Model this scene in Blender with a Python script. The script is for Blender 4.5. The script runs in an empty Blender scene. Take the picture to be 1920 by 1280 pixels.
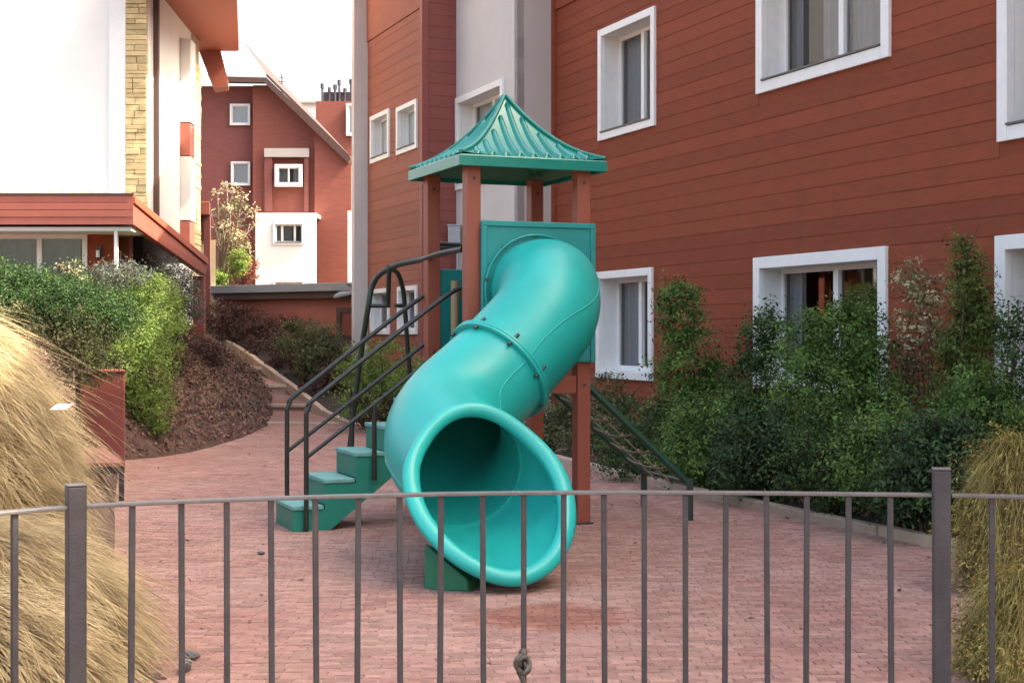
import bpy, bmesh, math, random
import numpy as np
from mathutils import Vector, Matrix

R = math.radians
SC = bpy.context.scene
COL = SC.collection

# ------------------------------------------------------------------ camera, sky, sun, exposure
FPX, HOR, CAMZ = 2700.0, 625.0, 1.6          # focal length in photo pixels, horizon row, eye height
cam_d = bpy.data.cameras.new('camera')
cam_d.sensor_width = 36.0
cam_d.lens = FPX / 1920 * 36
cam_d.shift_y = -(640 - HOR) / 1920
cam_d.clip_end = 2000
cam = bpy.data.objects.new('camera', cam_d)
cam.location = (0, 0, CAMZ)
cam.rotation_euler = (R(90), 0, 0)
COL.objects.link(cam)
SC.camera = cam

SUN_EL = R(47)
SUN_AZ = math.atan2(.98, -.09)                # from +Y towards +X
w = bpy.data.worlds.new('World')
SC.world = w
w.use_nodes = True
nt = w.node_tree
nt.nodes.clear()
sky = nt.nodes.new('ShaderNodeTexSky')
sky.sky_type = 'NISHITA'
sky.sun_disc = False
sky.sun_elevation = SUN_EL
sky.sun_rotation = SUN_AZ
sky.air_density = 1.0
sky.dust_density = 6.0
sky.ozone_density = 1.0
bg = nt.nodes.new('ShaderNodeBackground')
bg.inputs['Strength'].default_value = 0.15
wo = nt.nodes.new('ShaderNodeOutputWorld')
nt.links.new(sky.outputs[0], bg.inputs[0])
nt.links.new(bg.outputs[0], wo.inputs[0])

sd = bpy.data.lights.new('sun', 'SUN')
sd.energy = 2.7
sd.angle = R(0.6)
sd.color = (1.0, .95, .88)
so = bpy.data.objects.new('sun', sd)
sdir = Vector((math.sin(SUN_AZ) * math.cos(SUN_EL), math.cos(SUN_AZ) * math.cos(SUN_EL), math.sin(SUN_EL)))
so.rotation_euler = sdir.to_track_quat('Z', 'Y').to_euler()
so.location = (20, 2, 30)
COL.objects.link(so)

vs = SC.view_settings
vs.view_transform = 'Standard'
vs.look = 'None'
vs.gamma = 1
vs.use_curve_mapping = False
vs.exposure = 2.3
vs.use_white_balance = True
vs.white_balance_temperature = 7600
vs.white_balance_tint = 8

# ------------------------------------------------------------------ helpers
def V(*a): return Vector(a)

def at(px, py, d):
    """point at depth d that the photo shows at pixel px, py"""
    return Vector(((px - 960) * d / FPX, d, CAMZ - (py - HOR) * d / FPX))

def catmull(pts, n=10):
    P = [Vector(p) for p in pts]
    P = [P[0] * 2 - P[1]] + P + [P[-1] * 2 - P[-2]]
    out = []
    for i in range(1, len(P) - 2):
        a, b, c, e = P[i - 1], P[i], P[i + 1], P[i + 2]
        for k in range(n):
            t = k / n
            out.append(.5 * ((2 * b) + (c - a) * t + (2 * a - 5 * b + 4 * c - e) * t * t + (3 * b - a - 3 * c + e) * t ** 3))
    out.append(P[-2].copy())
    return out

class MB:
    def __init__(s): s.v, s.f, s.sm = [], [], []
    def add(s, verts, faces, smooth=False):
        o = len(s.v)
        s.v += [tuple(p) for p in verts]
        s.f += [tuple(i + o for i in f) for f in faces]
        s.sm += [smooth] * len(faces)
        return s
    def hexa(s, p):      # eight points: bottom ring then top ring
        return s.add(p, [(3, 2, 1, 0), (4, 5, 6, 7), (0, 1, 5, 4), (1, 2, 6, 5), (2, 3, 7, 6), (3, 0, 4, 7)])
    def frame(s, o, a, b, c):   # a box from corner o along three edge vectors
        o, a, b, c = Vector(o), Vector(a), Vector(b), Vector(c)
        if a.cross(b).dot(c) < 0: a, b = b, a
        return s.hexa([o, o + a, o + a + b, o + b, o + c, o + a + c, o + a + b + c, o + b + c])
    def box(s, x0, x1, y0, y1, z0, z1):
        return s.frame((x0, y0, z0), (x1 - x0, 0, 0), (0, y1 - y0, 0), (0, 0, z1 - z0))
    def quad(s, a, b, c, d): return s.add([a, b, c, d], [(0, 1, 2, 3)])
    def prism(s, poly, ext):    # polygon (3-D points) swept by vector ext
        n = len(poly); e = Vector(ext)
        vs_ = [Vector(p) for p in poly] + [Vector(p) + e for p in poly]
        return s.add(vs_, [tuple(range(n))[::-1], tuple(range(n, 2 * n))] + [(i, (i + 1) % n, n + (i + 1) % n, n + i) for i in range(n)])
    def tube(s, pts, r, seg=8, caps=True, r2=None):
        P = [Vector(p) for p in pts]; n = len(P)
        t0 = (P[1] - P[0]).normalized()
        ref = Vector((0, 0, 1)) if abs(t0.z) < .9 else Vector((1, 0, 0))
        u = t0.cross(ref).normalized()
        vs_, fs = [], []
        for i in range(n):
            t = (P[min(i + 1, n - 1)] - P[max(i - 1, 0)]).normalized()
            u = (u - t * u.dot(t)).normalized()
            q = t.cross(u)
            rr = r[i] if isinstance(r, (list, tuple)) else (r if r2 is None else r + (r2 - r) * i / (n - 1))
            for k in range(seg):
                a = 2 * math.pi * k / seg
                vs_.append(P[i] + u * (rr * math.cos(a)) + q * (rr * math.sin(a)))
        for i in range(n - 1):
            for k in range(seg):
                k2 = (k + 1) % seg
                fs.append((i * seg + k, i * seg + k2, (i + 1) * seg + k2, (i + 1) * seg + k))
        s.add(vs_, fs, True)
        if caps:
            s.add(vs_[:seg], [tuple(range(seg))[::-1]]); s.add(vs_[-seg:], [tuple(range(seg))])
        return s
    def build(s, name, mat, parent=None, bevel=0, base=None):
        """links everything collected so far as ONE mesh object; base = world origin of the object"""
        me = bpy.data.meshes.new(name)
        off = Vector(base) if base is not None else (parent.matrix_basis.translation.copy() if parent else Vector((0, 0, 0)))
        if parent is not None and parent.parent is not None and base is None:
            off = origin_of(parent)
        me.from_pydata([tuple(Vector(p) - off) for p in s.v], [], s.f)
        me.polygons.foreach_set('use_smooth', s.sm)
        me.materials.append(mat)
        me.update()
        o = bpy.data.objects.new(name, me)
        COL.objects.link(o)
        if parent is not None:
            o.parent = parent
            o.location = off - origin_of(parent)
        else:
            o.location = off
        if bevel:
            b = o.modifiers.new('edge', 'BEVEL'); b.width = bevel; b.segments = 2; b.limit_method = 'ANGLE'; b.angle_limit = R(40)
        return o

def origin_of(o):
    p = Vector((0, 0, 0))
    while o is not None:
        p = p + o.location; o = o.parent
    return p

def tag(o, label=None, cat=None, group=None, kind=None):
    if label: o['label'] = label
    if cat: o['category'] = cat
    if group: o['group'] = group
    if kind: o['kind'] = kind
    return o

def thing(name, loc, label, cat, group=None):
    o = bpy.data.objects.new(name, None)
    o.location = loc; o.empty_display_size = .2
    COL.objects.link(o)
    return tag(o, label, cat, group)

def np_mesh(name, verts, quads, mat, parent=None, smooth=False, base=(0, 0, 0)):
    verts = np.asarray(verts, dtype=np.float32) - np.asarray(base, dtype=np.float32)
    quads = np.asarray(quads, dtype=np.int32)
    me = bpy.data.meshes.new(name)
    n, k = quads.shape
    me.vertices.add(len(verts)); me.vertices.foreach_set('co', verts.ravel())
    me.loops.add(n * k); me.loops.foreach_set('vertex_index', quads.ravel())
    me.polygons.add(n)
    me.polygons.foreach_set('loop_start', np.arange(0, n * k, k, dtype=np.int32))
    me.polygons.foreach_set('use_smooth', np.full(n, smooth))
    me.materials.append(mat)
    me.update(calc_edges=True); me.validate()
    o = bpy.data.objects.new(name, me)
    COL.objects.link(o)
    if parent is not None:
        o.parent = parent; o.location = Vector(base) - origin_of(parent)
    else:
        o.location = base
    return o

# ------------------------------------------------------------------ materials
def new_mat(name):
    m = bpy.data.materials.new(name); m.use_nodes = True
    n = m.node_tree; n.nodes.clear()
    return m, n, n.links

def mat(name, col, rough=.6, vary=.12, scale=6, bump=.0, bscale=60, per_obj=0, island=0, metal=0, stretch=None, spec=.5, dirt=0, dirtcol=(.08, .06, .05), coat=0, streak=None):
    m, n, L = new_mat(name)
    out = n.nodes.new('ShaderNodeOutputMaterial'); b = n.nodes.new('ShaderNodeBsdfPrincipled')
    L.new(b.outputs[0], out.inputs[0])
    b.inputs['Roughness'].default_value = rough; b.inputs['Metallic'].default_value = metal
    b.inputs['Specular IOR Level'].default_value = spec
    if coat: b.inputs['Coat Weight'].default_value = coat; b.inputs['Coat Roughness'].default_value = .15
    geo = n.nodes.new('ShaderNodeNewGeometry')
    mp = n.nodes.new('ShaderNodeMapping'); L.new(geo.outputs['Position'], mp.inputs[0])
    if stretch: mp.inputs['Scale'].default_value = stretch
    no = n.nodes.new('ShaderNodeTexNoise'); no.inputs['Scale'].default_value = scale; no.inputs['Detail'].default_value = 6
    no.inputs['Roughness'].default_value = .65
    L.new(mp.outputs[0], no.inputs['Vector'])
    mr = n.nodes.new('ShaderNodeMapRange'); mr.inputs[1].default_value = .3; mr.inputs[2].default_value = .7
    mr.inputs[3].default_value = 1 - vary; mr.inputs[4].default_value = 1 + vary
    L.new(no.outputs[0], mr.inputs[0])
    val = mr.outputs[0]
    def mul(a, sock, amount):
        r = n.nodes.new('ShaderNodeMapRange'); r.inputs[3].default_value = 1 - amount; r.inputs[4].default_value = 1 + amount
        L.new(sock, r.inputs[0])
        q = n.nodes.new('ShaderNodeMath'); q.operation = 'MULTIPLY'; L.new(a, q.inputs[0]); L.new(r.outputs[0], q.inputs[1])
        return q.outputs[0]
    if per_obj:
        oi = n.nodes.new('ShaderNodeObjectInfo'); val = mul(val, oi.outputs['Random'], per_obj)
    if island:
        val = mul(val, geo.outputs['Random Per Island'], island)
    mx = n.nodes.new('ShaderNodeVectorMath'); mx.operation = 'SCALE'
    mx.inputs[0].default_value = col; L.new(val, mx.inputs['Scale'])
    csock = mx.outputs[0]
    if dirt:
        n2 = n.nodes.new('ShaderNodeTexNoise'); n2.inputs['Scale'].default_value = scale * .35; n2.inputs['Detail'].default_value = 8
        n2.inputs['Roughness'].default_value = .7
        if streak:
            m2 = n.nodes.new('ShaderNodeMapping'); m2.inputs['Scale'].default_value = streak; L.new(geo.outputs['Position'], m2.inputs[0]); L.new(m2.outputs[0], n2.inputs['Vector'])
        else: L.new(mp.outputs[0], n2.inputs['Vector'])
        r2 = n.nodes.new('ShaderNodeMapRange'); r2.inputs[1].default_value = .5; r2.inputs[2].default_value = .75; r2.inputs[4].default_value = dirt
        L.new(n2.outputs[0], r2.inputs[0])
        mm = n.nodes.new('ShaderNodeMix'); mm.data_type = 'RGBA'
        L.new(r2.outputs[0], mm.inputs['Factor']); L.new(csock, mm.inputs[6]); mm.inputs[7].default_value = (*dirtcol, 1)
        csock = mm.outputs[2]
    L.new(csock, b.inputs['Base Color'])
    if bump:
        n3 = n.nodes.new('ShaderNodeTexNoise'); n3.inputs['Scale'].default_value = bscale; n3.inputs['Detail'].default_value = 5
        L.new(mp.outputs[0], n3.inputs['Vector'])
        bp = n.nodes.new('ShaderNodeBump'); bp.inputs['Strength'].default_value = bump; bp.inputs['Distance'].default_value = .01
        L.new(n3.outputs[0], bp.inputs['Height']); L.new(bp.outputs[0], b.inputs['Normal'])
    rr = n.nodes.new('ShaderNodeMapRange'); rr.inputs[3].default_value = max(rough - .1, .02); rr.inputs[4].default_value = min(rough + .12, 1)
    L.new(no.outputs[0], rr.inputs[0]); L.new(rr.outputs[0], b.inputs['Roughness'])
    return m

def leaf_mat(name, dark, light, trans=.35, rough=.5):
    m, n, L = new_mat(name)
    out = n.nodes.new('ShaderNodeOutputMaterial')
    geo = n.nodes.new('ShaderNodeNewGeometry')
    no = n.nodes.new('ShaderNodeTexNoise'); no.inputs['Scale'].default_value = 5; no.inputs['Detail'].default_value = 3
    L.new(geo.outputs['Position'], no.inputs['Vector'])
    ad = n.nodes.new('ShaderNodeMath'); ad.operation = 'MULTIPLY_ADD'; ad.inputs[1].default_value = .55
    L.new(geo.outputs['Random Per Island'], ad.inputs[0])
    sb = n.nodes.new('ShaderNodeMath'); sb.operation = 'MULTIPLY_ADD'; sb.inputs[1].default_value = 1.5; sb.inputs[2].default_value = -.52
    L.new(no.outputs[0], sb.inputs[0]); L.new(sb.outputs[0], ad.inputs[2])
    rp = n.nodes.new('ShaderNodeValToRGB')
    rp.color_ramp.elements[0].color = (*dark, 1); rp.color_ramp.elements[1].color = (*light, 1)
    rp.color_ramp.elements[0].position = .18; rp.color_ramp.elements[1].position = .82
    L.new(ad.outputs[0], rp.inputs[0])
    b = n.nodes.new('ShaderNodeBsdfPrincipled'); b.inputs['Roughness'].default_value = rough
    b.inputs['Specular IOR Level'].default_value = .18
    tr = n.nodes.new('ShaderNodeBsdfTranslucent'); ms = n.nodes.new('ShaderNodeMixShader'); ms.inputs[0].default_value = trans
    L.new(rp.outputs[0], b.inputs['Base Color']); L.new(rp.outputs[0], tr.inputs[0])
    L.new(b.outputs[0], ms.inputs[1]); L.new(tr.outputs[0], ms.inputs[2]); L.new(ms.outputs[0], out.inputs[0])
    return m

def glass_mat():
    m, n, L = new_mat('window_glass')
    out = n.nodes.new('ShaderNodeOutputMaterial'); t = n.nodes.new('ShaderNodeBsdfTransparent'); g = n.nodes.new('ShaderNodeBsdfGlossy')
    t.inputs[0].default_value = (.84, .87, .87, 1); g.inputs['Roughness'].default_value = .02
    f = n.nodes.new('ShaderNodeFresnel'); f.inputs[0].default_value = 1.5
    a = n.nodes.new('ShaderNodeMath'); a.operation = 'MULTIPLY_ADD'; a.inputs[1].default_value = 1.3; a.inputs[2].default_value = .03
    L.new(f.outputs[0], a.inputs[0])
    ms = n.nodes.new('ShaderNodeMixShader'); L.new(a.outputs[0], ms.inputs[0]); L.new(t.outputs[0], ms.inputs[1]); L.new(g.outputs[0], ms.inputs[2])
    L.new(ms.outputs[0], out.inputs[0])
    return m

def brick_mat(name, col, pale, red_patch=True):
    """worn clay pavers: each brick its own tint, pale scuffed patches, dark specks, one red-brown worn patch below the slide exit"""
    m, n, L = new_mat(name)
    out = n.nodes.new('ShaderNodeOutputMaterial'); b = n.nodes.new('ShaderNodeBsdfPrincipled'); L.new(b.outputs[0], out.inputs[0])
    b.inputs['Roughness'].default_value = .85; b.inputs['Specular IOR Level'].default_value = .25
    geo = n.nodes.new('ShaderNodeNewGeometry'); oi = n.nodes.new('ShaderNodeObjectInfo')
    s = n.nodes.new('ShaderNodeMath'); s.operation = 'ADD'; L.new(geo.outputs['Random Per Island'], s.inputs[0]); L.new(oi.outputs['Random'], s.inputs[1])
    fr = n.nodes.new('ShaderNodeMath'); fr.operation = 'FRACT'; L.new(s.outputs[0], fr.inputs[0])
    n1 = n.nodes.new('ShaderNodeTexNoise'); n1.inputs['Scale'].default_value = .9; n1.inputs['Detail'].default_value = 8; n1.inputs['Roughness'].default_value = .7
    L.new(geo.outputs['Position'], n1.inputs['Vector'])
    mr = n.nodes.new('ShaderNodeMapRange'); mr.inputs[1].default_value = .35; mr.inputs[2].default_value = .68; L.new(n1.outputs[0], mr.inputs[0])
    mx = n.nodes.new('ShaderNodeMix'); mx.data_type = 'RGBA'; L.new(mr.outputs[0], mx.inputs['Factor'])
    mx.inputs[6].default_value = (*col, 1); mx.inputs[7].default_value = (*pale, 1)
    csock = mx.outputs[2]
    if red_patch:  # ragged red-brown patch blended over the brick colour
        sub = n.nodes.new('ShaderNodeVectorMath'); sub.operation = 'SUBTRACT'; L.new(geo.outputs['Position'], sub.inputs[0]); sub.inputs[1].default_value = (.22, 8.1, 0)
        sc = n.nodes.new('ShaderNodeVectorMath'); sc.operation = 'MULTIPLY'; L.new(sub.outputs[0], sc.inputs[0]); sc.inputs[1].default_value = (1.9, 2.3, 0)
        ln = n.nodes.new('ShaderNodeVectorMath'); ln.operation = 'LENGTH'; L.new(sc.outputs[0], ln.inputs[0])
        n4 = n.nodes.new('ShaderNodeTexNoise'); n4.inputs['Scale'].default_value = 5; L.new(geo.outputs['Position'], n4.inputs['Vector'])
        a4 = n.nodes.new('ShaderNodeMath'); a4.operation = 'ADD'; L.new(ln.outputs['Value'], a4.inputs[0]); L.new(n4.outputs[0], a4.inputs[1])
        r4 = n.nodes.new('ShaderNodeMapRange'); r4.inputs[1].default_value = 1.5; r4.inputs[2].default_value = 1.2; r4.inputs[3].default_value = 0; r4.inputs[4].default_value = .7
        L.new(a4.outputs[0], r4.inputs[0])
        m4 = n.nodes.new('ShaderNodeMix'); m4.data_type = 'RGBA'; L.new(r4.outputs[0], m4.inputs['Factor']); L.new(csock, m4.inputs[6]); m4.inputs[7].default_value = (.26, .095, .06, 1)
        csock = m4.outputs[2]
    n2 = n.nodes.new('ShaderNodeTexNoise'); n2.inputs['Scale'].default_value = 35; n2.inputs['Detail'].default_value = 6; n2.inputs['Roughness'].default_value = .75
    L.new(geo.outputs['Position'], n2.inputs['Vector'])
    v1 = n.nodes.new('ShaderNodeMapRange'); v1.inputs[1].default_value = .3; v1.inputs[2].default_value = .65; v1.inputs[3].default_value = .72; v1.inputs[4].default_value = 1.1; L.new(n2.outputs[0], v1.inputs[0])
    v2 = n.nodes.new('ShaderNodeMapRange'); v2.inputs[3].default_value = .8; v2.inputs[4].default_value = 1.18; L.new(fr.outputs[0], v2.inputs[0])
    mu = n.nodes.new('ShaderNodeMath'); mu.operation = 'MULTIPLY'; L.new(v1.outputs[0], mu.inputs[0]); L.new(v2.outputs[0], mu.inputs[1])
    sv = n.nodes.new('ShaderNodeVectorMath'); sv.operation = 'SCALE'; L.new(csock, sv.inputs[0]); L.new(mu.outputs[0], sv.inputs['Scale'])
    L.new(sv.outputs[0], b.inputs['Base Color'])
    bp = n.nodes.new('ShaderNodeBump'); bp.inputs['Strength'].default_value = .5; bp.inputs['Distance'].default_value = .006
    L.new(n2.outputs[0], bp.inputs['Height']); L.new(bp.outputs[0], b.inputs['Normal'])
    return m

M = {}
M['siding'] = mat('red_siding_paint', (.245, .057, .029), .8, .13, 3, .12, 90, per_obj=.09, stretch=(1, 1, 6), dirt=.42, dirtcol=(.165, .06, .032), spec=.22, streak=(4, 4, .5))
M['siding2'] = mat('red_siding_weathered', (.30, .105, .07), .75, .12, 3, .12, 90, per_obj=.08, stretch=(1, 1, 6), spec=.25, dirt=.35, dirtcol=(.21, .09, .055), streak=(4, 4, .5))
M['siding_dark'] = mat('red_siding_side', (.23, .055, .045), .55, .09, 3, .12, 90, per_obj=.06, stretch=(1, 1, 6))  # wing end face: darker red copy with its shade put into the colour
M['render_grey'] = mat('grey_render', (.46, .41, .395), .9, .04, 2, .1, 120)
M['render_grey2'] = mat('light_grey_render', (.55, .51, .49), .9, .04, 2, .1, 120)
M['render_white'] = mat('white_render', (.72, .71, .69), .85, .04, 1.5, .08, 120, dirt=.15, dirtcol=(.6, .57, .52))
M['white_paint'] = mat('white_window_paint', (.78, .77, .76), .45, .05, 6, 0, dirt=.18, dirtcol=(.55, .52, .48))
M['glass'] = glass_mat()
M['dark_room'] = mat('dark_room', (.05, .05, .052), .9)
M['curtain'] = mat('grey_curtain', (.33, .33, .365), .9, .1, 8)
M['curtain_white'] = mat('white_curtain', (.7, .69, .68), .9, .08, 8)
M['blind'] = mat('pale_blind', (.80, .82, .84), .8, .05, 2)
M['sill_metal'] = mat('dark_sill_metal', (.10, .085, .08), .5)  # dark colour stands in for the shadow line along the sill
M['stone'] = mat('sandstone_blocks', (.56, .42, .22), .9, .25, 7, .7, 25, per_obj=.22, stretch=(1, 1, 2.5))
M['mortar'] = mat('sandstone_mortar', (.40, .31, .2), .95)
M['eave'] = mat('red_eave_paint', (.40, .095, .05), .6, .06, 3)
M['red_beam'] = mat('red_beam_paint', (.36, .10, .07), .6, .12, 4, .1, 60, per_obj=.05)
M['brick_red'] = mat('far_red_brick', (.235, .068, .05), .85, .18, 3, .3, 25, stretch=(1, 1, 5))
M['brick_red2'] = mat('far_red_brick_dull', (.20, .062, .055), .85, .16, 3, .3, 25, stretch=(1, 1, 5))
M['roof_pale'] = mat('pale_roof_sheet', (.52, .55, .56), .35, .08, 2)
M['dark_trim'] = mat('brown_trim', (.075, .035, .028), .6)
M['flue'] = mat('dark_flue', (.075, .07, .085), .8, .3, 12)
M['grey_fascia'] = mat('grey_metal_fascia', (.20, .215, .24), .5, .08, 3)
M['door'] = mat('red_brown_door', (.20, .05, .035), .6, .1, 5)
M['grey_box'] = mat('grey_plastic_box', (.32, .33, .34), .5)
M['steel'] = mat('fence_steel_paint', (.034, .032, .039), .5, .3, 14, .15, 120, dirt=.35, dirtcol=(.085, .07, .06))
M['rail_top'] = mat('worn_rail_steel', (.10, .094, .095), .4, .25, 20, .1, 120, dirt=.35, dirtcol=(.2, .185, .175))
M['knot'] = mat('weathered_metal_knot', (.075, .068, .058), .55, .5, 45, .5, 90)
M['teal'] = mat('teal_plastic', (.0, .365, .33), .38, .12, 2.2, .03, 200, spec=.42, dirt=.42, dirtcol=(.05, .30, .26))
M['teal_lip'] = mat('teal_plastic_lip', (.0, .40, .36), .36, .04, 3)
M['teal_panel'] = mat('teal_panel_plastic', (.0, .24, .235), .38, .07, 4, .05, 80)
M['roof_green'] = mat('green_roof_plastic', (.0, .20, .16), .2, .06, 3)
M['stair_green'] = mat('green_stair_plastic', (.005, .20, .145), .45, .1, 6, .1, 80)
M['tread_green'] = mat('worn_green_tread', (.12, .34, .31), .6, .2, 14, .2, 90, dirt=.3, dirtcol=(.25, .30, .28))  # treads get a paler green than the stair sides
M['foot_green'] = mat('green_foot_plastic', (.015, .16, .085), .55, .15, 5)
M['post_red'] = mat('red_post_paint', (.27, .070, .042), .5, .06, 4)
M['bar_dark'] = mat('dark_green_bar', (.013, .025, .02), .4, .2, 20)
M['rail_bronze'] = mat('dark_bronze_rail', (.022, .024, .021), .38, .3, 14)
M['bar_green'] = mat('bottle_green_bar', (.006, .05, .028), .4, .2, 10)
M['rope'] = mat('weathered_rope', (.17, .135, .10), .9, .3, 60, .4, 150)
M['beige_pole'] = mat('beige_plastic_pole', (.33, .25, .15), .6, .1, 8)
M['bolt'] = mat('dark_bolt', (.03, .04, .045), .4)
M['soil'] = mat('dark_soil', (.045, .032, .025), .95, .4, 8, .8, 30)
M['bank_soil'] = mat('brown_mulch', (.085, .047, .038), .95, .45, 9, 1, 28)
M['ground'] = mat('ground_earth', (.16, .12, .09), .95, .2, 2)
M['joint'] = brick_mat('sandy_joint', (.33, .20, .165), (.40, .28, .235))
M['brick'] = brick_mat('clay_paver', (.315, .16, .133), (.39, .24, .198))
M['kerb'] = mat('pale_kerb_stone', (.44, .33, .25), .85, .2, 8, .4, 50, per_obj=.12, dirt=.4, dirtcol=(.2, .12, .09))
M['path'] = brick_mat('path_brick', (.30, .15, .125), (.38, .235, .2), False)
M['litter'] = leaf_mat('dead_leaf', (.035, .016, .015), (.36, .20, .16), .1, .8)
M['wood'] = mat('red_bench_timber', (.27, .10, .075), .7, .2, 8, .3, 60, stretch=(8, 1, 1), per_obj=.1)
M['red_panel'] = mat('red_pier_paint', (.235, .062, .048), .75, .1, 5, .15, 50)
M['stem'] = mat('bark', (.075, .052, .036), .9, .3, 20, .5, 60)
M['stem_pale'] = mat('pale_bark', (.2, .15, .11), .9, .3, 20, .5, 60)
M['straw_core'] = mat('straw_thatch', (.24, .17, .09), .95, .35, 14, 1, 30)
M['straw'] = leaf_mat('straw_blade', (.19, .14, .07), (.60, .48, .285), .25, .7)
M['straw_base'] = leaf_mat('straw_base_blade', (.14, .10, .05), (.57, .45, .26), .2, .7)
M['leaf_dark'] = leaf_mat('dark_green_leaf', (.006, .019, .007), (.11, .20, .06), .3, .34)
M['leaf_mid'] = leaf_mat('mid_green_leaf', (.014, .044, .010), (.22, .37, .10), .4, .38)
M['leaf_deep'] = leaf_mat('deep_green_leaf', (.005, .016, .007), (.085, .15, .06), .25, .32)
M['leaf_hedge'] = leaf_mat('hedge_leaf', (.012, .034, .012), (.085, .165, .05), .3, .5)
M['leaf_light'] = leaf_mat('light_green_leaf', (.07, .12, .025), (.32, .44, .12), .5, .5)
M['leaf_sapling'] = leaf_mat('sapling_leaf', (.035, .05, .014), (.24, .31, .09), .45, .5)
M['leaf_grey'] = leaf_mat('grey_green_leaf', (.05, .065, .055), (.20, .22, .18), .3, .6)
M['leaf_olive'] = leaf_mat('olive_leaf', (.04, .045, .018), (.24, .25, .12), .3, .55)
M['leaf_brown'] = leaf_mat('purple_brown_leaf', (.028, .016, .014), (.16, .085, .07), .2, .7)
M['leaf_gold'] = leaf_mat('golden_frond', (.15, .11, .03), (.58, .47, .17), .35, .6)
M['blossom'] = leaf_mat('pale_blossom', (.30, .27, .15), (.66, .60, .40), .3, .7)
M['leaf_redbrown'] = leaf_mat('red_brown_leaf', (.10, .035, .025), (.30, .11, .08), .3, .6)
M['paper'] = mat('white_paper', (.75, .74, .72), .8)
M['weed'] = leaf_mat('yellow_weed', (.25, .22, .03), (.6, .55, .14), .3, .7)

# ------------------------------------------------------------------ ground, paving, beds
g = MB(); g.quad((-300, -60, -.03), (300, -60, -.03), (300, 600, -.03), (-300, 600, -.03))
tag(g.build('ground', M['ground']), kind='structure')

# kerb line along the facade bed (courtyard side), then up beside the path: (x, y, z)
KERB = [(4.6, 6.6, 0), (3.95, 8.6, 0), (3.3, 10.3, 0), (2.45, 12.4, 0), (1.6, 14.6, 0), (1.1, 16.2, 0), (.55, 17.8, 0), (-.3, 19.8, 0), (-1.2, 21.5, 0),
        (-2.0, 23.1, 0), (-2.84, 24.7, 0), (-3.4, 25.7, .16), (-4.0, 27, .44), (-4.7, 28.5, .72), (-5.4, 30, 1.02), (-6.3, 32, 1.32), (-7.3, 34.2, 1.6)]
# left edge of the courtyard, then of the path
LEDGE = [(-1.1, 3.0, 0), (-1.25, 5.0, 0), (-1.5, 6.6, 0), (-2.2, 8.2, 0), (-2.75, 10, 0), (-3.3, 12, 0), (-3.85, 14, 0), (-4.5, 16.5, 0), (-4.9, 18.1, 0), (-4.55, 18.5, 0),
         (-4.3, 19.3, 0), (-4.2, 20.4, 0), (-4.12, 22, 0), (-4.2, 24.4, 0), (-4.28, 25.8, .10), (-4.5, 27, .40), (-4.95, 28.5, .70), (-5.7, 30, .98), (-6.7, 32, 1.28), (-7.9, 34.2, 1.56)]

def edge_x(line, y):
    for a, b in zip(line, line[1:]):
        if a[1] <= y <= b[1]:
            t = (y - a[1]) / (b[1] - a[1]); return a[0] + (b[0] - a[0]) * t
    return line[0][0] if y < line[0][1] else line[-1][0]

mb = MB()
mb.quad((-9, -3, .001), (9, -3, .001), (9, 26, .001), (-9, 26, .001))
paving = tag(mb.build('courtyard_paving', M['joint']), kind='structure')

rng = random.Random(4)
BL, BW, GAP = .125, .06, .0055
ang = R(2.0)
ca, sa = math.cos(ang), math.sin(ang)
bricks = []
for r in range(-90, 360):
    y0 = r * (BW + GAP)
    offx = (r % 2) * .5 * (BL + GAP) + rng.uniform(-.012, .012)
    for c in range(-58, 50):
        x = offx + c * (BL + GAP); X = x * ca - y0 * sa; Y = x * sa + y0 * ca + 6.0
        if Y < 5.2 or Y > 25.2: continue
        if X < edge_x(LEDGE, Y) - .12 or X > edge_x(KERB, Y) + .02: continue
        if abs(X) > Y * .41 + .3: continue
        if Y > 17 and rng.random() < .0: continue
        bricks.append((X, Y))
bricks.sort(key=lambda p: p[1] + abs(p[0]) * .02)
vis = [p for p in bricks if p[1] > 6.45 and abs(p[0]) < p[1] * .36]
near = set(vis[:300])
bm_v = [(-BL / 2, -BW / 2, -.02), (BL / 2, -BW / 2, -.02), (BL / 2, BW / 2, -.02), (-BL / 2, BW / 2, -.02)]
e = .004
for z, i in ((.0, 0), (.0035, e)):
    bm_v += [(-BL / 2 + i, -BW / 2 + i, z), (BL / 2 - i, -BW / 2 + i, z), (BL / 2 - i, BW / 2 - i, z), (-BL / 2 + i, BW / 2 - i, z)]
bf = [(8, 9, 10, 11)]
for k in range(4):
    k2 = (k + 1) % 4
    bf += [(k, k2, 4 + k2, 4 + k), (4 + k, 4 + k2, 8 + k2, 8 + k)]
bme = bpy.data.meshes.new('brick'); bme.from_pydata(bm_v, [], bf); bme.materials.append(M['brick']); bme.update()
bvn = np.array(bm_v); rest_v, rest_q = [], []
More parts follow.
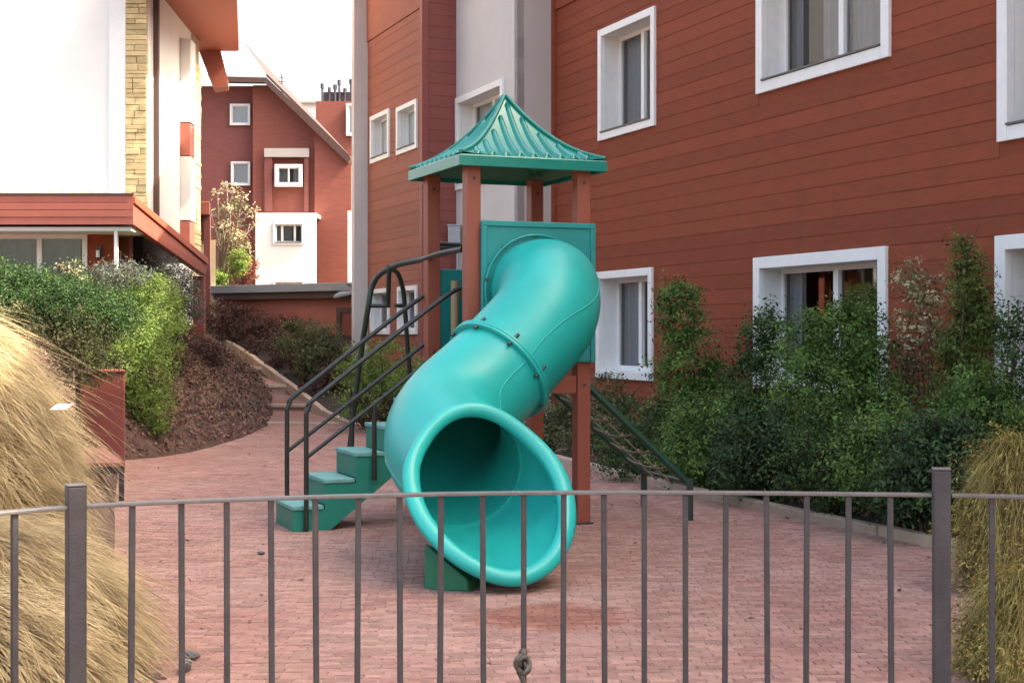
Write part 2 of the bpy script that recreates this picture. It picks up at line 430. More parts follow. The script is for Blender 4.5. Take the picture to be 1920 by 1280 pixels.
for (X, Y) in bricks:
    rz = ang + rng.uniform(-.03, .03); dz = .004 + rng.uniform(-.0025, .0025); sx = rng.uniform(.98, 1.01); sy = rng.uniform(.94, 1.03)
    tx, ty = rng.uniform(-.012, .012), rng.uniform(-.006, .006)
    if (X, Y) in near:
        o = bpy.data.objects.new('brick', bme); COL.objects.link(o); o.parent = paving
        o.location = (X, Y, dz); o.rotation_euler = (ty, tx, rz); o.scale = (sx, sy, 1)
    else:
        c_, s_ = math.cos(rz), math.sin(rz)
        q = bvn * np.array([sx, sy, 1]); q2 = q.copy()
        q2[:, 0] = q[:, 0] * c_ - q[:, 1] * s_ + X; q2[:, 1] = q[:, 0] * s_ + q[:, 1] * c_ + Y
        q2[:, 2] = q[:, 2] + dz + q[:, 0] * -tx
        o0 = len(rest_v) * 12
        rest_v.append(q2); rest_q += [tuple(i + o0 for i in f) for f in bf]
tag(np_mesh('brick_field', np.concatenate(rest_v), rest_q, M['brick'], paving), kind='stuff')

# kerb stones
kerb = MB(); kerb.box(0, .01, 0, .01, -.2, -.19)
kb = bpy.data.objects.new('kerb', None); COL.objects.link(kb); tag(kb, kind='structure')
for i, (a, b) in enumerate(zip(KERB, KERB[1:])):
    a, b = Vector(a), Vector(b); n_ = 2
    for k in range(n_):
        p, q = a.lerp(b, k / n_), a.lerp(b, (k + 1) / n_)
        d = (q - p); t = d.normalized(); s_ = Vector((t.y, -t.x, 0)).normalized()
        p = p + t * .006; q = q - t * .006
        jz = rng.uniform(-.008, .008); hh = .085 + jz
        m_ = MB().hexa([p + V(0, 0, -.1), p + s_ * .11 + V(0, 0, -.1), q + s_ * .11 + V(0, 0, -.1), q + V(0, 0, -.1),
                        p + V(0, 0, hh), p + s_ * .11 + V(0, 0, hh), q + s_ * .11 + V(0, 0, hh), q + V(0, 0, hh)])
        m_.build('kerb_stone', M['kerb'], kb, bevel=.012)

# planting bed between kerb and buildings
def strip_mesh(rows, name, material):
    nc = len(rows[0]); vs_ = [p for r_ in rows for p in r_]
    fs = [(i * nc + j, i * nc + j + 1, (i + 1) * nc + j + 1, (i + 1) * nc + j) for i in range(len(rows) - 1) for j in range(nc - 1)]
    m_ = MB(); m_.add(vs_, fs, True)
    return tag(m_.build(name, material), kind='structure')

rows = []
for (x, y, z) in KERB:
    rise = 0 if y < 24 else min((y - 24) * .05, .25)
    rows.append([(x + .10, y, z - .15), (x + .13, y, z + .03), (x + .5, y + .1, z + .07), (x + 1.2, y + .3, z + .12 + rise), (x + 2.4, y + .8, z + .14 + rise), (x + 9, y + 2.5, .1)])
strip_mesh(rows, 'planting_bed', M['soil'])

# left planting bank rising from the paving edge
WS = [-.04, 0, .12, .35, .7, 1.05, 1.4, 1.8, 2.4, 3.4, 6, 12, 30]
def bank_z(w_, y):
    h = 1.55 if y > 15 else max(1.55 - (15 - y) * .19, .12)
    t = min(max(w_ / 1.9, 0), 1); return h * (1.25 * t - .25 * t ** 3)
BK = []
for a, b in zip(LEDGE, LEDGE[1:]):
    for k in range(4): BK.append(tuple(a[i] + (b[i] - a[i]) * k / 4 for i in range(3)))
rows = []
for (x, y, z) in BK:
    rows.append([(x - w_, y + .15 * w_, (z - .15 if j == 0 else z * (1 - min(w_ / 3, 1)) + max(bank_z(w_, y), 0) + (rng.uniform(-.04, .04) if .1 < w_ < 3 else 0))) for j, w_ in enumerate(WS)])
strip_mesh(rows, 'planting_bank', M['bank_soil'])

def bank_point(y, w_):
    x = edge_x(LEDGE, y); zs = 0
    for a, b in zip(LEDGE, LEDGE[1:]):
        if a[1] <= y <= b[1]: zs = a[2] + (b[2] - a[2]) * (y - a[1]) / (b[1] - a[1])
    return Vector((x - w_, y + .15 * w_, zs * (1 - min(w_ / 3, 1)) + bank_z(w_, y)))

# path of brick steps rising behind the stairs
path = bpy.data.objects.new('stepped_path', None); COL.objects.link(path); tag(path, kind='structure')
PL = [(-4.3, 25.0), (-4.42, 26.3), (-4.75, 27.7), (-5.4, 29.4), (-6.6, 31.8), (-8.2, 34.6)]
PR = [(-2.9, 24.85), (-3.7, 26.4), (-4.35, 27.8), (-5.1, 29.4), (-6.2, 31.8), (-7.6, 34.6)]
PZ = [.05, .30, .60, .90, 1.24]
for i in range(5):
    a0, a1, b0, b1 = PL[i], PL[i + 1], PR[i], PR[i + 1]; z0 = PZ[i]; z1 = z0 + .14
    m_ = MB().hexa([(a0[0] - .25, a0[1], -.2), (b0[0] + .1, b0[1], -.2), (b1[0] + .1, b1[1], -.2), (a1[0] - .25, a1[1], -.2),
                    (a0[0] - .25, a0[1], z0), (b0[0] + .1, b0[1], z0), (b1[0] + .1, b1[1], z1), (a1[0] - .25, a1[1], z1)])
    st = m_.build('step', M['path'], path)
    m2 = MB().frame((a0[0] - .25, a0[1] - .03, z0 - .05), (b0[0] - a0[0] + .35, b0[1] - a0[1], 0), (0, .16, 0), (0, 0, .062))
    m2.build('step_nosing', M['kerb'], st, bevel=.01)

# ------------------------------------------------------------------ walls, planks, windows
U, VD = Vector((.925, .38, 0)).normalized(), Vector((-.38, .925, 0)).normalized()
UPZ = Vector((0, 0, 1))

class Wall:
    """a vertical plane: origin o, direction a along it, outward normal n"""
    def __init__(s, o, a, n): s.o, s.a, s.n = Vector((o[0], o[1], 0)), Vector(a).normalized(), Vector(n).normalized()
    def p(s, t, n, z): return s.o + s.a * t + s.n * n + UPZ * z
    def s_of(s, px):
        k = (px - 960) / FPX; return (k * s.o.y - s.o.x) / (s.a.x - k * s.a.y)
    def z_of(s, px, py): return CAMZ - (py - HOR) * s.p(s.s_of(px), 0, 0).y / FPX
    def slab(s, m, t0, t1, n0, n1, z0, z1):
        m.frame(s.p(t0, n0, z0), s.a * (t1 - t0), s.n * (n1 - n0), UPZ * (z1 - z0)); return m

def plank_mesh(name, material):
    """unit clapboard: x along 0..1, y outward, z 0..1; thicker at its lower edge"""
    v = [(0, 0, 0), (1, 0, 0), (1, .9, 0), (0, .9, 0), (0, 1.0, .03), (1, 1.0, .03), (0, .55, .97), (1, .55, .97), (0, .0, .97), (1, .0, .97)]
    f = [(0, 1, 2, 3), (3, 2, 5, 4), (4, 5, 7, 6), (6, 7, 9, 8), (0, 3, 4, 6, 8), (1, 9, 7, 5, 2)]
    me = bpy.data.meshes.new(name); me.from_pydata(v, [], f); me.materials.append(material); me.update(); return me

def clad(wall, parent, me, t0, t1, z0, z1, h, openings, thick=.0068):
    M3 = Matrix((wall.a, wall.n, UPZ)).transposed()
    rot = M3.to_euler() if M3.determinant() > 0 else None
    z = z0
    while z < z1 - .02:
        zt = min(z + h, z1)
        cuts = [(a, b) for (a, b, c, d) in openings if c < zt - .01 and d > z + .01]
        cuts.sort(); cur = t0; segs = []
        for a, b in cuts:
            if a > cur + .03: segs.append((cur, a))
            cur = max(cur, b)
        if cur < t1 - .03: segs.append((cur, t1))
        for a, b in segs:
            o = bpy.data.objects.new('plank', me); COL.objects.link(o); o.parent = parent
            jz = rng.uniform(-.003, .003)
            if rot is not None:
                o.location = wall.p(a + .003, 0, z + .002 + jz) - origin_of(parent); o.scale = (b - a - .006, thick * rng.uniform(.9, 1.1), zt - z - .002)
                o.rotation_euler = rot
            else:
                o.location = wall.p(b - .003, 0, z + .002 + jz) - origin_of(parent); o.scale = (b - a - .006, thick * rng.uniform(.9, 1.1), zt - z - .002)
                o.rotation_euler = Matrix((-wall.a, wall.n, UPZ)).transposed().to_euler()
        z += h

def backing(wall, parent, material, t0, t1, z0, z1, openings, depth=.06, name='wall'):
    ts = sorted({t0, t1, *[max(t0, o[0]) for o in openings], *[min(t1, o[1]) for o in openings]})
    zs = sorted({z0, z1, *[max(z0, o[2]) for o in openings], *[min(z1, o[3]) for o in openings]})
    m = MB()
    for a, b in zip(ts, ts[1:]):
        for c, d in zip(zs, zs[1:]):
            tm, zm = (a + b) / 2, (c + d) / 2
            if any(o[0] < tm < o[1] and o[2] < zm < o[3] for o in openings): continue
            wall.slab(m, a, b, -depth, 0, c, d)
    return m.build(name, material, parent)

def pleats(wall, t0, t1, n, z0, z1, amp=.025, wl=.13):
    m = MB(); k = max(int((t1 - t0) / wl * 8), 8); vs_ = []
    for i in range(k + 1):
        t = t0 + (t1 - t0) * i / k
        d = amp * math.sin(2 * math.pi * (t - t0) / wl + 1.3 * math.sin(t * 9)) * (.7 + .3 * math.sin(t * 23))
        vs_ += [wall.p(t, n + d, z0), wall.p(t, n + d * .8, z1)]
    m.add(vs_, [(2 * i, 2 * i + 2, 2 * i + 3, 2 * i + 1) for i in range(k)], True)
    return m

def window(wall, parent, t0, t1, z0, z1, rim=.11, reveal=.28, mulls=(.5,), curtains=((0, 1),), proud=.045, cmat='curtain', shadow_sill=True, sash=.06, frame_mat='white_paint', deep=.9, blind=False):
    """outer rim t0..t1, z0..z1; returns the opening"""
    fm = M[frame_mat]
    m = MB()
    for (a, b, c, d) in ((t0, t0 + rim, z0, z1), (t1 - rim, t1, z0, z1), (t0 + rim, t1 - rim, z1 - rim, z1), (t0 + rim, t1 - rim, z0, z0 + rim)):
        wall.slab(m, a, b, -.05, proud, c, d)
    win = m.build('window', fm, parent, bevel=.006)
    a, b, c, d = t0 + rim, t1 - rim, z0 + rim, z1 - rim
    m = MB(); th = .02
    for q in ((a - th, a, c - th, d + th), (b, b + th, c - th, d + th), (a, b, d, d + th), (a, b, c - th, c)):
        wall.slab(m, q[0], q[1], -reveal - .05, -.052, q[2], q[3])
    m.build('reveal', fm, win)
    m = MB()
    sb = sash * 1.3
    for q in ((a, a + sash, c, d), (b - sash, b, c, d), (a + sash, b - sash, d - sash, d), (a + sash, b - sash, c, c + sb)):
        wall.slab(m, q[0], q[1], -reveal - .045, -reveal + .012, q[2], q[3])
    for f in mulls:
        tm = a + (b - a) * f; wall.slab(m, tm - sash * .8, tm + sash * .8, -reveal - .04, -reveal + .03, c + sb, d - sash)
    m.build('sash', fm, win, bevel=.004)
    m = MB(); m.quad(wall.p(a, -reveal - .02, c), wall.p(b, -reveal - .02, c), wall.p(b, -reveal - .02, d), wall.p(a, -reveal - .02, d))
    m.build('pane', M['glass'], win)
    if shadow_sill:
        m = MB(); wall.slab(m, a - .0, b + .0, -reveal + .012, proud + .02, c + .004, c + .024)
        m.build('sill', M['sill_metal'], win)  # thin dark strip painting the shadow line above the lower rim
    for (p, q) in curtains:
        pleats(wall, a + (b - a) * p, a + (b - a) * q, -reveal - .12, c - .01, d + .01).build('curtain', M[cmat], win)
    if blind:
        m = MB(); wall.slab(m, a, b, -reveal - .055, -reveal - .045, c, d); m.build('blind', M['blind'], win)
        return win
    m = MB(); r0, r1 = -reveal - .06, -reveal - deep
    g_ = .38 if deep > .6 else .03
    for q in ((a - g_ - .02, a - g_, c - g_, d + g_), (b + g_, b + g_ + .02, c - g_, d + g_)): wall.slab(m, q[0], q[1], r1, r0, q[2], q[3])
    wall.slab(m, a - g_, b + g_, r1, r0, c - g_, c - g_ + .02); wall.slab(m, a - g_, b + g_, r1, r0, d + g_ - .02, d + g_)
    wall.slab(m, a - g_, b + g_, r1 - .02, r1, c - g_, d + g_)
    m.build('room', M['dark_room'], win)
    return win

# ------------------------------------------------------------------ the red clapboard building on the right
HB, HN, SN = 8.8, 11.4, 9.0      # unseen eaves height far and near, and the step shaped to shade the courtyard
F = Wall((.69, 23.4), -VD, -U)              # main facade, s grows towards the camera
bld = thing('apartment_building', (.69, 23.4, 0), 'red clapboard apartment building with white framed windows along the right side', 'building')
def op(wall, pl, pr, zt, zb): return (wall.s_of(pl), wall.s_of(pr), zb, zt)
W1 = op(F, 1125, 1231, 6.30, 4.50); W2 = op(F, 1422, 1672, 6.30, 4.50); W3 = op(F, 1875, 2150, 6.0, 3.42)
W4 = op(F, 1121, 1226, 2.53, .93); W5 = op(F, 1417, 1666, 2.53, .93); W6 = op(F, 1871, 2140, 2.53, .80)
fz = F.z_of(1126, 58)
W1 = (W1[0], W1[1], F.z_of(1127, 265), F.z_of(1126, 58)); W2 = (W2[0], W2[1], F.z_of(1422, 178), W1[3])
fo = [W1, W2, W3, W4, W5, W6]
backing(F, bld, M['siding'], 0, 26, 0, HB, fo, .06)
m = MB(); F.slab(m, SN, 26, -.3, 0, HB + .3, HN); m.build('upper_wall', M['siding'], bld)  # unseen extra height, shaped to keep sun off the courtyard
pm = plank_mesh('plank', M['siding'])
clad(F, bld, pm, .03, 11.6, .30, 6.82, .186, fo)
m = MB(); F.slab(m, 0, 26, .0, .035, .0, .298); m.build('plinth', M['red_panel'], bld)
m = MB(); F.slab(m, -.02, .10, .002, .06, .3, HB); m.build('corner_board', M['siding'], bld, bevel=.004)
m = MB(); F.slab(m, 11.6, 26, .0, .03, .3, HB); F.slab(m, .1, 11.6, .0, .03, 6.83, HB); m.build('upper_siding', M['siding'], bld)
window(F, bld, *W1, curtains=((0, .48),)); window(F, bld, *W2, mulls=(.52,), curtains=((.0, .1), (.28, .5), (.52, 1)), rim=.14)
window(F, bld, *W3, curtains=((0, 1),), rim=.14); window(F, bld, *W4, curtains=((0, .42), (.62, 1)), shadow_sill=False)
window(F, bld, *W5, mulls=(.5,), curtains=((.0, .12),), rim=.14, shadow_sill=False); window(F, bld, *W6, curtains=((0, 1),), rim=.14, shadow_sill=False)
# grey projecting bay
G = Wall(F.p(-2.87, .653, 0), -VD, -U)
GW = (G.s_of(857), G.s_of(946), 4.15, G.z_of(945, 147))
GW = (max(GW[0], .02), GW[1], GW[2], GW[3])
backing(G, bld, M['render_grey2'], 0, 2.87, 0, HB, [GW], .12, 'bay_wall')
window(G, bld, *GW, curtains=((0, 1),), cmat='curtain_white')
GR = Wall(F.p(0, .0, 0), -U, -VD)
m = MB(); GR.slab(m, 0, .653, -.12, 0, 0, HB); m.build('bay_side', M['render_grey'], bld)  # darker grey than the bay front, the side's shade put into the colour
# left wing, one step further out
L0 = F.p(-6.37, 1.26, 0)
LW = Wall(L0, -VD, -U)
def lop(pl, pr, zb, zt): return (LW.s_of(pl), LW.s_of(pr), zb, zt)
lw = [(LW.s_of(697), LW.s_of(732), LW.z_of(697, 308), LW.z_of(697, 220)), (LW.s_of(746), LW.s_of(784), LW.z_of(746, 292), LW.z_of(746, 203)),
      (LW.s_of(697), LW.s_of(732), 1.58, LW.z_of(697, 543)), (LW.s_of(748), LW.s_of(784), 1.58, LW.z_of(748, 538))]
LL = LW.s_of(795)
backing(LW, bld, M['siding2'], 0, LL, 0, HB, lw, .06, 'wing_wall')
pm2 = plank_mesh('plank', M['siding2'])
clad(LW, bld, pm2, .02, LL - .08, .3, 7.4, .205, lw)
m = MB(); LW.slab(m, .02, LL - .08, 0, .03, 7.41, HB); m.build('upper_siding', M['siding2'], bld)
for k, q in enumerate(lw): window(LW, bld, *q, rim=.085, reveal=.16, mulls=(), curtains=() if k < 2 else ((0, 1),), cmat='curtain', shadow_sill=k < 2, sash=.03, blind=k < 2)
LR = Wall(LW.p(LL, -1.0, 0), -U, -VD)        # its near end, facing the camera
backing(LR, bld, M['siding_dark'], .3, 1.0, 0, HB, [], .06, 'wing_end_wall')
pm3 = plank_mesh('plank', M['siding_dark'])
clad(LR, bld, pm3, .36, .93, .3, 8.0, .205, [])
m = MB(); LR.slab(m, .93, 1.05, -.09, .035, 0, HB); m.build('corner_board', M['siding_dark'], bld, bevel=.004)
# grey pilaster at the wing's far end
PI_ = Wall(LW.p(0, 0, 0), -U, -VD)
m = MB(); PI_.slab(m, -.02, .29, -.12, .05, 0, HB); m.build('pilaster', M['render_grey2'], bld, bevel=.01)
m = MB()
for (wl, t0, t1) in ((F, 0, SN), (G, -.1, 2.9), (LW, -1.2, LL + .1)): wl.slab(m, t0, t1, -.5, .42, HB, HB + .24)
tag(m.build('eave', M['eave'], bld), kind='structure')
m = MB(); F.slab(m, SN, 26.2, -.5, .45, HN, HN + .26); m.build('upper_eave', M['eave'], bld)
m = MB(); m.prism([F.p(SN, -.45, HB + .05), F.p(-9, -.45, HB + .05), F.p(-9, -9, HB + .05), F.p(SN, -9, HB + .05)], (0, 0, .25)); m.build('roof', M['roof_pale'], bld)
m = MB(); m.prism([F.p(26.2, -.45, HN + .05), F.p(SN, -.45, HN + .05), F.p(SN, -9, HN + .05), F.p(26.2, -9, HN + .05)], (0, 0, .25)); m.build('roof', M['roof_pale'], bld)
m = MB(); F.slab(m, 26, 26.1, -9, .0, 0, HN); m.build('end_wall', M['siding'], bld)
m = MB(); F.slab(m, SN, SN + .1, -9, -.31, HB, HN); m.build('end_wall', M['siding'], bld)
m = MB(); F.slab(m, -8.0, -7.9, -9, .9, 0, HB); m.build('end_wall', M['siding'], bld)

# grey wall box and its conduit on the wing's end
t = thing('meter_box', LR.p(.22, .0, 3.2), 'small grey meter box mounted on the wall between the red wing and grey bay', 'meter box')
b0 = at(840, 455, 25.4)
m = MB(); m.box(b0.x, b0.x + .22, b0.y, b0.y + .12, b0.z, b0.z + .30); m.build('box', M['grey_box'], t, bevel=.012)
m = MB(); m.box(b0.x - .008, b0.x + .228, b0.y - .012, b0.y + .12, b0.z + .302, b0.z + .325); m.build('lid', M['grey_box'], t)
m = MB(); m.tube([(b0.x + .17, b0.y + .08, b0.z - .8), (b0.x + .17, b0.y + .08, b0.z)], .018); m.build('conduit', M['grey_box'], t)
t.location = b0
for c in t.children: c.location = Vector(c.location) + (LR.p(.22, .0, 3.2) - b0)

# ------------------------------------------------------------------ background: annex, gable house, far roofs
an = thing('garden_annex', (-5, 32.5, 0), 'low red annex with a flat grey roof behind the garden hedge', 'annex')
A0, A1 = Vector((-7.15, 34.0, 0)), Vector((-2.95, 31.2, 0))
ad = (A1 - A0).normalized(); an_n = Vector((ad.y, -ad.x, 0))
AW = Wall(A0, ad, an_n); AL = (A1 - A0).length
m = MB(); AW.slab(m, .25, AL, -.2, 0, 0, 2.5); m.build('wall', M['red_beam'], an)
m = MB(); AW.slab(m, -.1, AL + .1, -4.0, .45, 2.52, 2.70); m.build('roof', M['grey_fascia'], an, bevel=.015)
m = MB(); AW.slab(m, .2, AL, -.0, .30, 2.38, 2.515); m.build('soffit_beam', M['dark_trim'], an)
dd = MB(); AW.slab(dd, AL - .95, AL - .2, .0, .03, .2, 2.05); dr = dd.build('door', M['door'], an)
dd = MB(); AW.slab(dd, AL - .3, AL - .26, .03, .07, 1.05, 1.2); dd.build('handle', M['bolt'], dr)
dd = MB(); AW.slab(dd, AL - 1.07, AL - .95, 0, .06, .2, 2.17); AW.slab(dd, AL - .2, AL - .08, 0, .06, .2, 2.17); AW.slab(dd, AL - .95, AL - .2, 0, .06, 2.05, 2.17)
dd.build('door_frame', M['dark_trim'], an)
ap = [at(625, 559, 30.6), at(690, 545, 30.2), at(690, 541, 31.2), at(640, 548, 31.4)]
m = MB(); m.prism(ap, (0, 0, .05)); m.build('door_canopy', M['grey_fascia'], an)
m = MB(); m.tube([at(652, 533, 31), at(686, 547, 30.4)], .03); m.build('canopy_strut', M['bar_dark'], an)

def hx(px, d): return (px - 960) * d / FPX
def hz(py, d): return CAMZ - (py - HOR) * d / FPX
gh = thing('gable_house', (hx(560, 45), 45, 0), 'red brick gable house with a pale metal roof behind the annex', 'house')
D = 45
m = MB(); m.prism([(hx(474, D), D, 0), (hx(592, D), D, 0), (hx(592, D), D, hz(243, D)), (hx(503, D), D, hz(160, D)), (hx(474, D), D, hz(160, D))], (0, .3, 0)); m.build('gable_wall', M['brick_red'], gh)
m = MB(); m.prism([(hx(592, D), D - .25, 0), (hx(660, D), D - .25, 0), (hx(660, D), D - .25, hz(312, D)), (hx(592, D), D - .25, hz(247, D))], (0, .5, 0)); m.build('gable_wall', M['brick_red'], gh)
m = MB(); m.box(hx(340, D), hx(474, D), D + .35, D + .7, 0, hz(158, D)); m.build('wall', M['brick_red2'], gh)
m = MB(); m.prism([(hx(425, D), D - .5, hz(149, D)), (hx(505, D), D - .5, hz(151, D)), (hx(661, D), D - .5, hz(300, D)), (hx(656, D), D - .5, hz(309, D)), (hx(500, D), D - .5, hz(160, D)), (hx(425, D), D - .5, hz(159, D))], (0, .3, 0))
m.build('fascia', M['dark_trim'], gh)
e0, e1 = V(hx(300, D), D - .45, hz(150, D)), V(hx(504, D), D - .45, hz(151, D))
r0, r1 = V(hx(300, 49), 49, hz(92, 49)), V(hx(462, 49), 49, hz(92, 49))
rf = MB(); rf.prism([e0, e1, r1, r0], (0, 0, .12)); rf.build('roof', M['roof_pale'], gh)
ve = V(hx(659, D), D - .45, hz(301, D))
rf = MB(); rf.prism([e1 + V(.02, 0, .02), ve, ve + V(0, 9, .0), r1 + V(.0, 5, .05), r1 + V(.0, 0, .05)], (0, 0, .1)); rf.build('roof', M['dark_trim'], gh)
GWL = Wall((0, D), (1, 0, 0), (0, -1, 0))
def gwin(d, x0, x1, y0, y1, mulls=(), c='curtain_white', rim=.05, blind=True):
    wl = Wall((0, d), (1, 0, 0), (0, -1, 0))
    return window(wl, gh, hx(x0, d), hx(x1, d), hz(y1, d), hz(y0, d), rim=rim, reveal=.04, mulls=mulls, curtains=() if blind else ((0, .4), (.7, 1)), cmat=c, shadow_sill=False, sash=.03, deep=.22, proud=.02, blind=blind)
gwin(D + .25, 431, 469, 195, 235); gwin(D + .25, 433, 469, 303, 348)
gwin(D - .30, 515, 567, 308, 350, (.5,), 'curtain', .1, False)
m = MB(); m.box(hx(498, D), hx(581, D), D - .25, D, hz(296, D), hz(280, D)); m.build('lintel', M['render_grey'], gh)
m = MB(); m.box(hx(498, D), hx(512, D), D - .2, D, hz(398, D), hz(296, D)); m.box(hx(572, D), hx(580, D), D - .2, D, hz(398, D), hz(296, D)); m.build('niche_side', M['brick_red2'], gh)
m = MB(); DB = 43.6; bx0, bx1 = hx(479, DB), hx(592, DB)
wo_ = [(hx(512, DB), hx(570, DB), hz(459, DB), hz(417, DB)), (hx(512, DB), hx(570, DB), hz(560, DB), hz(525, DB))]
BWL = Wall((0, DB), (1, 0, 0), (0, -1, 0))
backing(BWL, gh, M['render_white'], bx0, bx1, 0, hz(399, DB), wo_, .15, 'bay_wall')
for q in wo_: window(BWL, gh, *q, rim=.06, reveal=.08, mulls=(.25, .72), curtains=((0, .6),), shadow_sill=True, sash=.04, deep=.5)
m = MB(); m.box(bx0, bx1, DB + .15, D, hz(399, DB) - .1, hz(399, DB) - .005); m.box(bx0, bx0 + .12, DB + .15, D, 0, hz(399, DB) - .1); m.build('bay_roof', M['render_white'], gh)
m = MB(); m.box(hx(649, DB), hx(664, DB), DB + .4, DB + .7, 0, hz(393, DB)); m.build('white_pier', M['render_white'], gh)
an_b = V(hx(524, 46), 46.5, hz(172, 46))
ant = thing('roof_antenna', an_b, 'thin dark antenna standing on the ridge of the gable house', 'antenna')
m = MB(); m.tube([an_b, V(an_b.x, an_b.y, hz(133, 46))], .022, 6); m.build('mast', M['flue'], ant)
m = MB(); m.tube([V(an_b.x - .1, an_b.y, hz(140, 46)), V(an_b.x + .1, an_b.y, hz(142, 46))], .015, 6); m.tube([V(an_b.x - .13, an_b.y, hz(147, 46)), V(an_b.x + .12, an_b.y, hz(149, 46))], .015, 6); m.build('crossbar', M['flue'], ant)

DC = 57
fb = thing('brick_block', (hx(630, DC), DC, 0), 'tall red brick block carrying a row of dark flues beyond the gable house', 'building')
m = MB(); m.box(hx(592, DC), hx(780, DC), DC, DC + 5, 0, hz(190, DC)); m.build('wall', M['brick_red'], fb)
wl = Wall((0, DC - .12), (1, 0, 0), (0, -1, 0))
window(wl, fb, hx(650, DC), hx(678, DC), hz(256, DC), hz(196, DC), rim=.07, reveal=.05, mulls=(), curtains=(), shadow_sill=False, deep=.3, proud=.1, blind=True)
m = MB(); m.box(hx(600, DC), hx(700, DC), DC + .6, DC + 1.6, hz(189.6, DC), hz(168, DC)); st = m.build('flue_stack', M['flue'], fb)
for (x0, x1, yt) in ((597, 606, 153), (611, 618, 160), (621, 630, 155), (629, 638, 146), (640, 648, 162), (651, 661, 145)):
    m = MB(); c = (hx(x0, DC) + hx(x1, DC)) / 2; r_ = (hx(x1, DC) - hx(x0, DC)) * .38
    m.tube([(c, DC + .5, hz(189.6, DC)), (c, DC + .5, hz(yt + 9, DC))], r_ * .7, 8); m.tube([(c, DC + .5, hz(yt + 9, DC)), (c, DC + .5, hz(yt, DC))], r_ * 1.15, 8)
    m.build('flue', M['flue'], fb)
ww = thing('white_block', (hx(580, 66), 66, 0), 'pale block showing between the gable roof and the brick block', 'building')
m = MB(); m.box(hx(540, 66), hx(600, 66), 66, 70, 0, hz(194, 66)); m.build('wall', M['render_white'], ww)
m = MB(); m.box(hx(538, 66), hx(602, 66), 65.8, 70, hz(194, 66), hz(191, 66)); m.build('roof', M['render_grey'], ww)

# ------------------------------------------------------------------ white building and red wing on the left
wb = thing('white_building', (-7, 26, 0), 'tall white rendered building with a sandstone pillar and red eaves at the left', 'building')
WD = 26.0; xs0, xs1 = hx(237, WD), hx(277, WD)
m = MB(); m.box(-16, hx(206, WD), WD, WD + .4, 0, 10.5); m.build('wall', M['render_white'], wb)
m = MB(); m.box(hx(206, WD), xs0, WD - .06, WD + .4, 0, 10.5); m.build('corner_strip', M['white_paint'], wb)
m = MB(); m.box(xs0 + .02, xs1 - .02, WD - .02, WD + .4, 0, 10.5); pil = m.build('stone_pillar', M['mortar'], wb)
z = 3.3; rs = random.Random(8)
while z < 8.4:
    h = rs.choice((.06, .075, .09, .11, .13)); cut = rs.random(); xm = xs0 + (xs1 - xs0) * rs.uniform(.3, .7)
    for (a, b) in (((xs0, xm), (xm, xs1)) if cut < .55 else ((xs0, xs1),)):
        m = MB(); m.box(a + .005, b - .005, WD - .06 - rs.uniform(0, .025), WD, z, z + h - .008); m.build('stone', M['stone'], pil, bevel=.006)
    z += h
SWp = Wall((xs1, WD), (-.055, 1, 0), (1, .055, 0))       # flank of the white building facing right
def sp(px): return SWp.s_of(px)
sw_end = 6.3
fo2 = [(1.55, 2.1, 4.2, 6.0), (2.9, 3.4, 5.2, 6.6)]
backing(SWp, wb, M['render_white'], .02, 4.7, 0, 10.5, [], .3, 'flank_wall')
m = MB(); SWp.slab(m, .50, .62, .0, .10, 3.0, 10.4); m.build('downpipe', M['dark_trim'], wb, bevel=.02)
for (za, zb_) in ((5.9, 7.6), (3.9, 5.2)):
    m = MB(); SWp.slab(m, 3.3, 3.9, .002, .22, za, zb_); m.build('balcony_panel', M['render_white'], wb, bevel=.01)
for (za, zb_) in ((5.22, 5.88), (3.3, 3.88)):
    m = MB(); SWp.slab(m, 3.3, 3.9, .002, .20, za, zb_); m.build('red_spandrel', M['red_beam'], wb)
m = MB(); SWp.slab(m, 4.7, 5.6, -.3, .02, 0, 10.4); pil2 = m.build('stone_pillar', M['mortar'], wb)
z = 3.3
while z < 7.4:
    h = rs.choice((.09, .11, .13, .16)); 
    m = MB(); SWp.slab(m, 4.71, 5.59, .02, .05 + rs.uniform(0, .02), z, z + h - .01); m.build('stone', M['stone'], pil2, bevel=.006); z += h
# broad eave running along the flank, seen from below, and the end bracket under it
ep = [(-4.8, 25.0), (-6.2, 32.7), (-7.1, 32.7), (-6.62, 26.3), (-6.9, 25.0)]
m = MB(); m.prism([(x, y, 8.0) for x, y in ep], (0, 0, .3)); m.build('eave', M['eave'], wb)
bp_ = [at(352, 40, 32.6), at(395, 150, 32.6), at(402, 166, 32.6), at(428, 162, 32.6), at(427, 148, 32.6), at(414, 96, 32.6), at(405, 60, 32.6)]
m = MB(); m.prism(bp_, (-.1, .6, 0)); m.build('bracket', M['red_beam'], wb)
m = MB(); m.box(-16, xs0 - .3, WD + .4, WD + 9, 10.4, 10.6); m.build('roof', M['roof_pale'], wb)

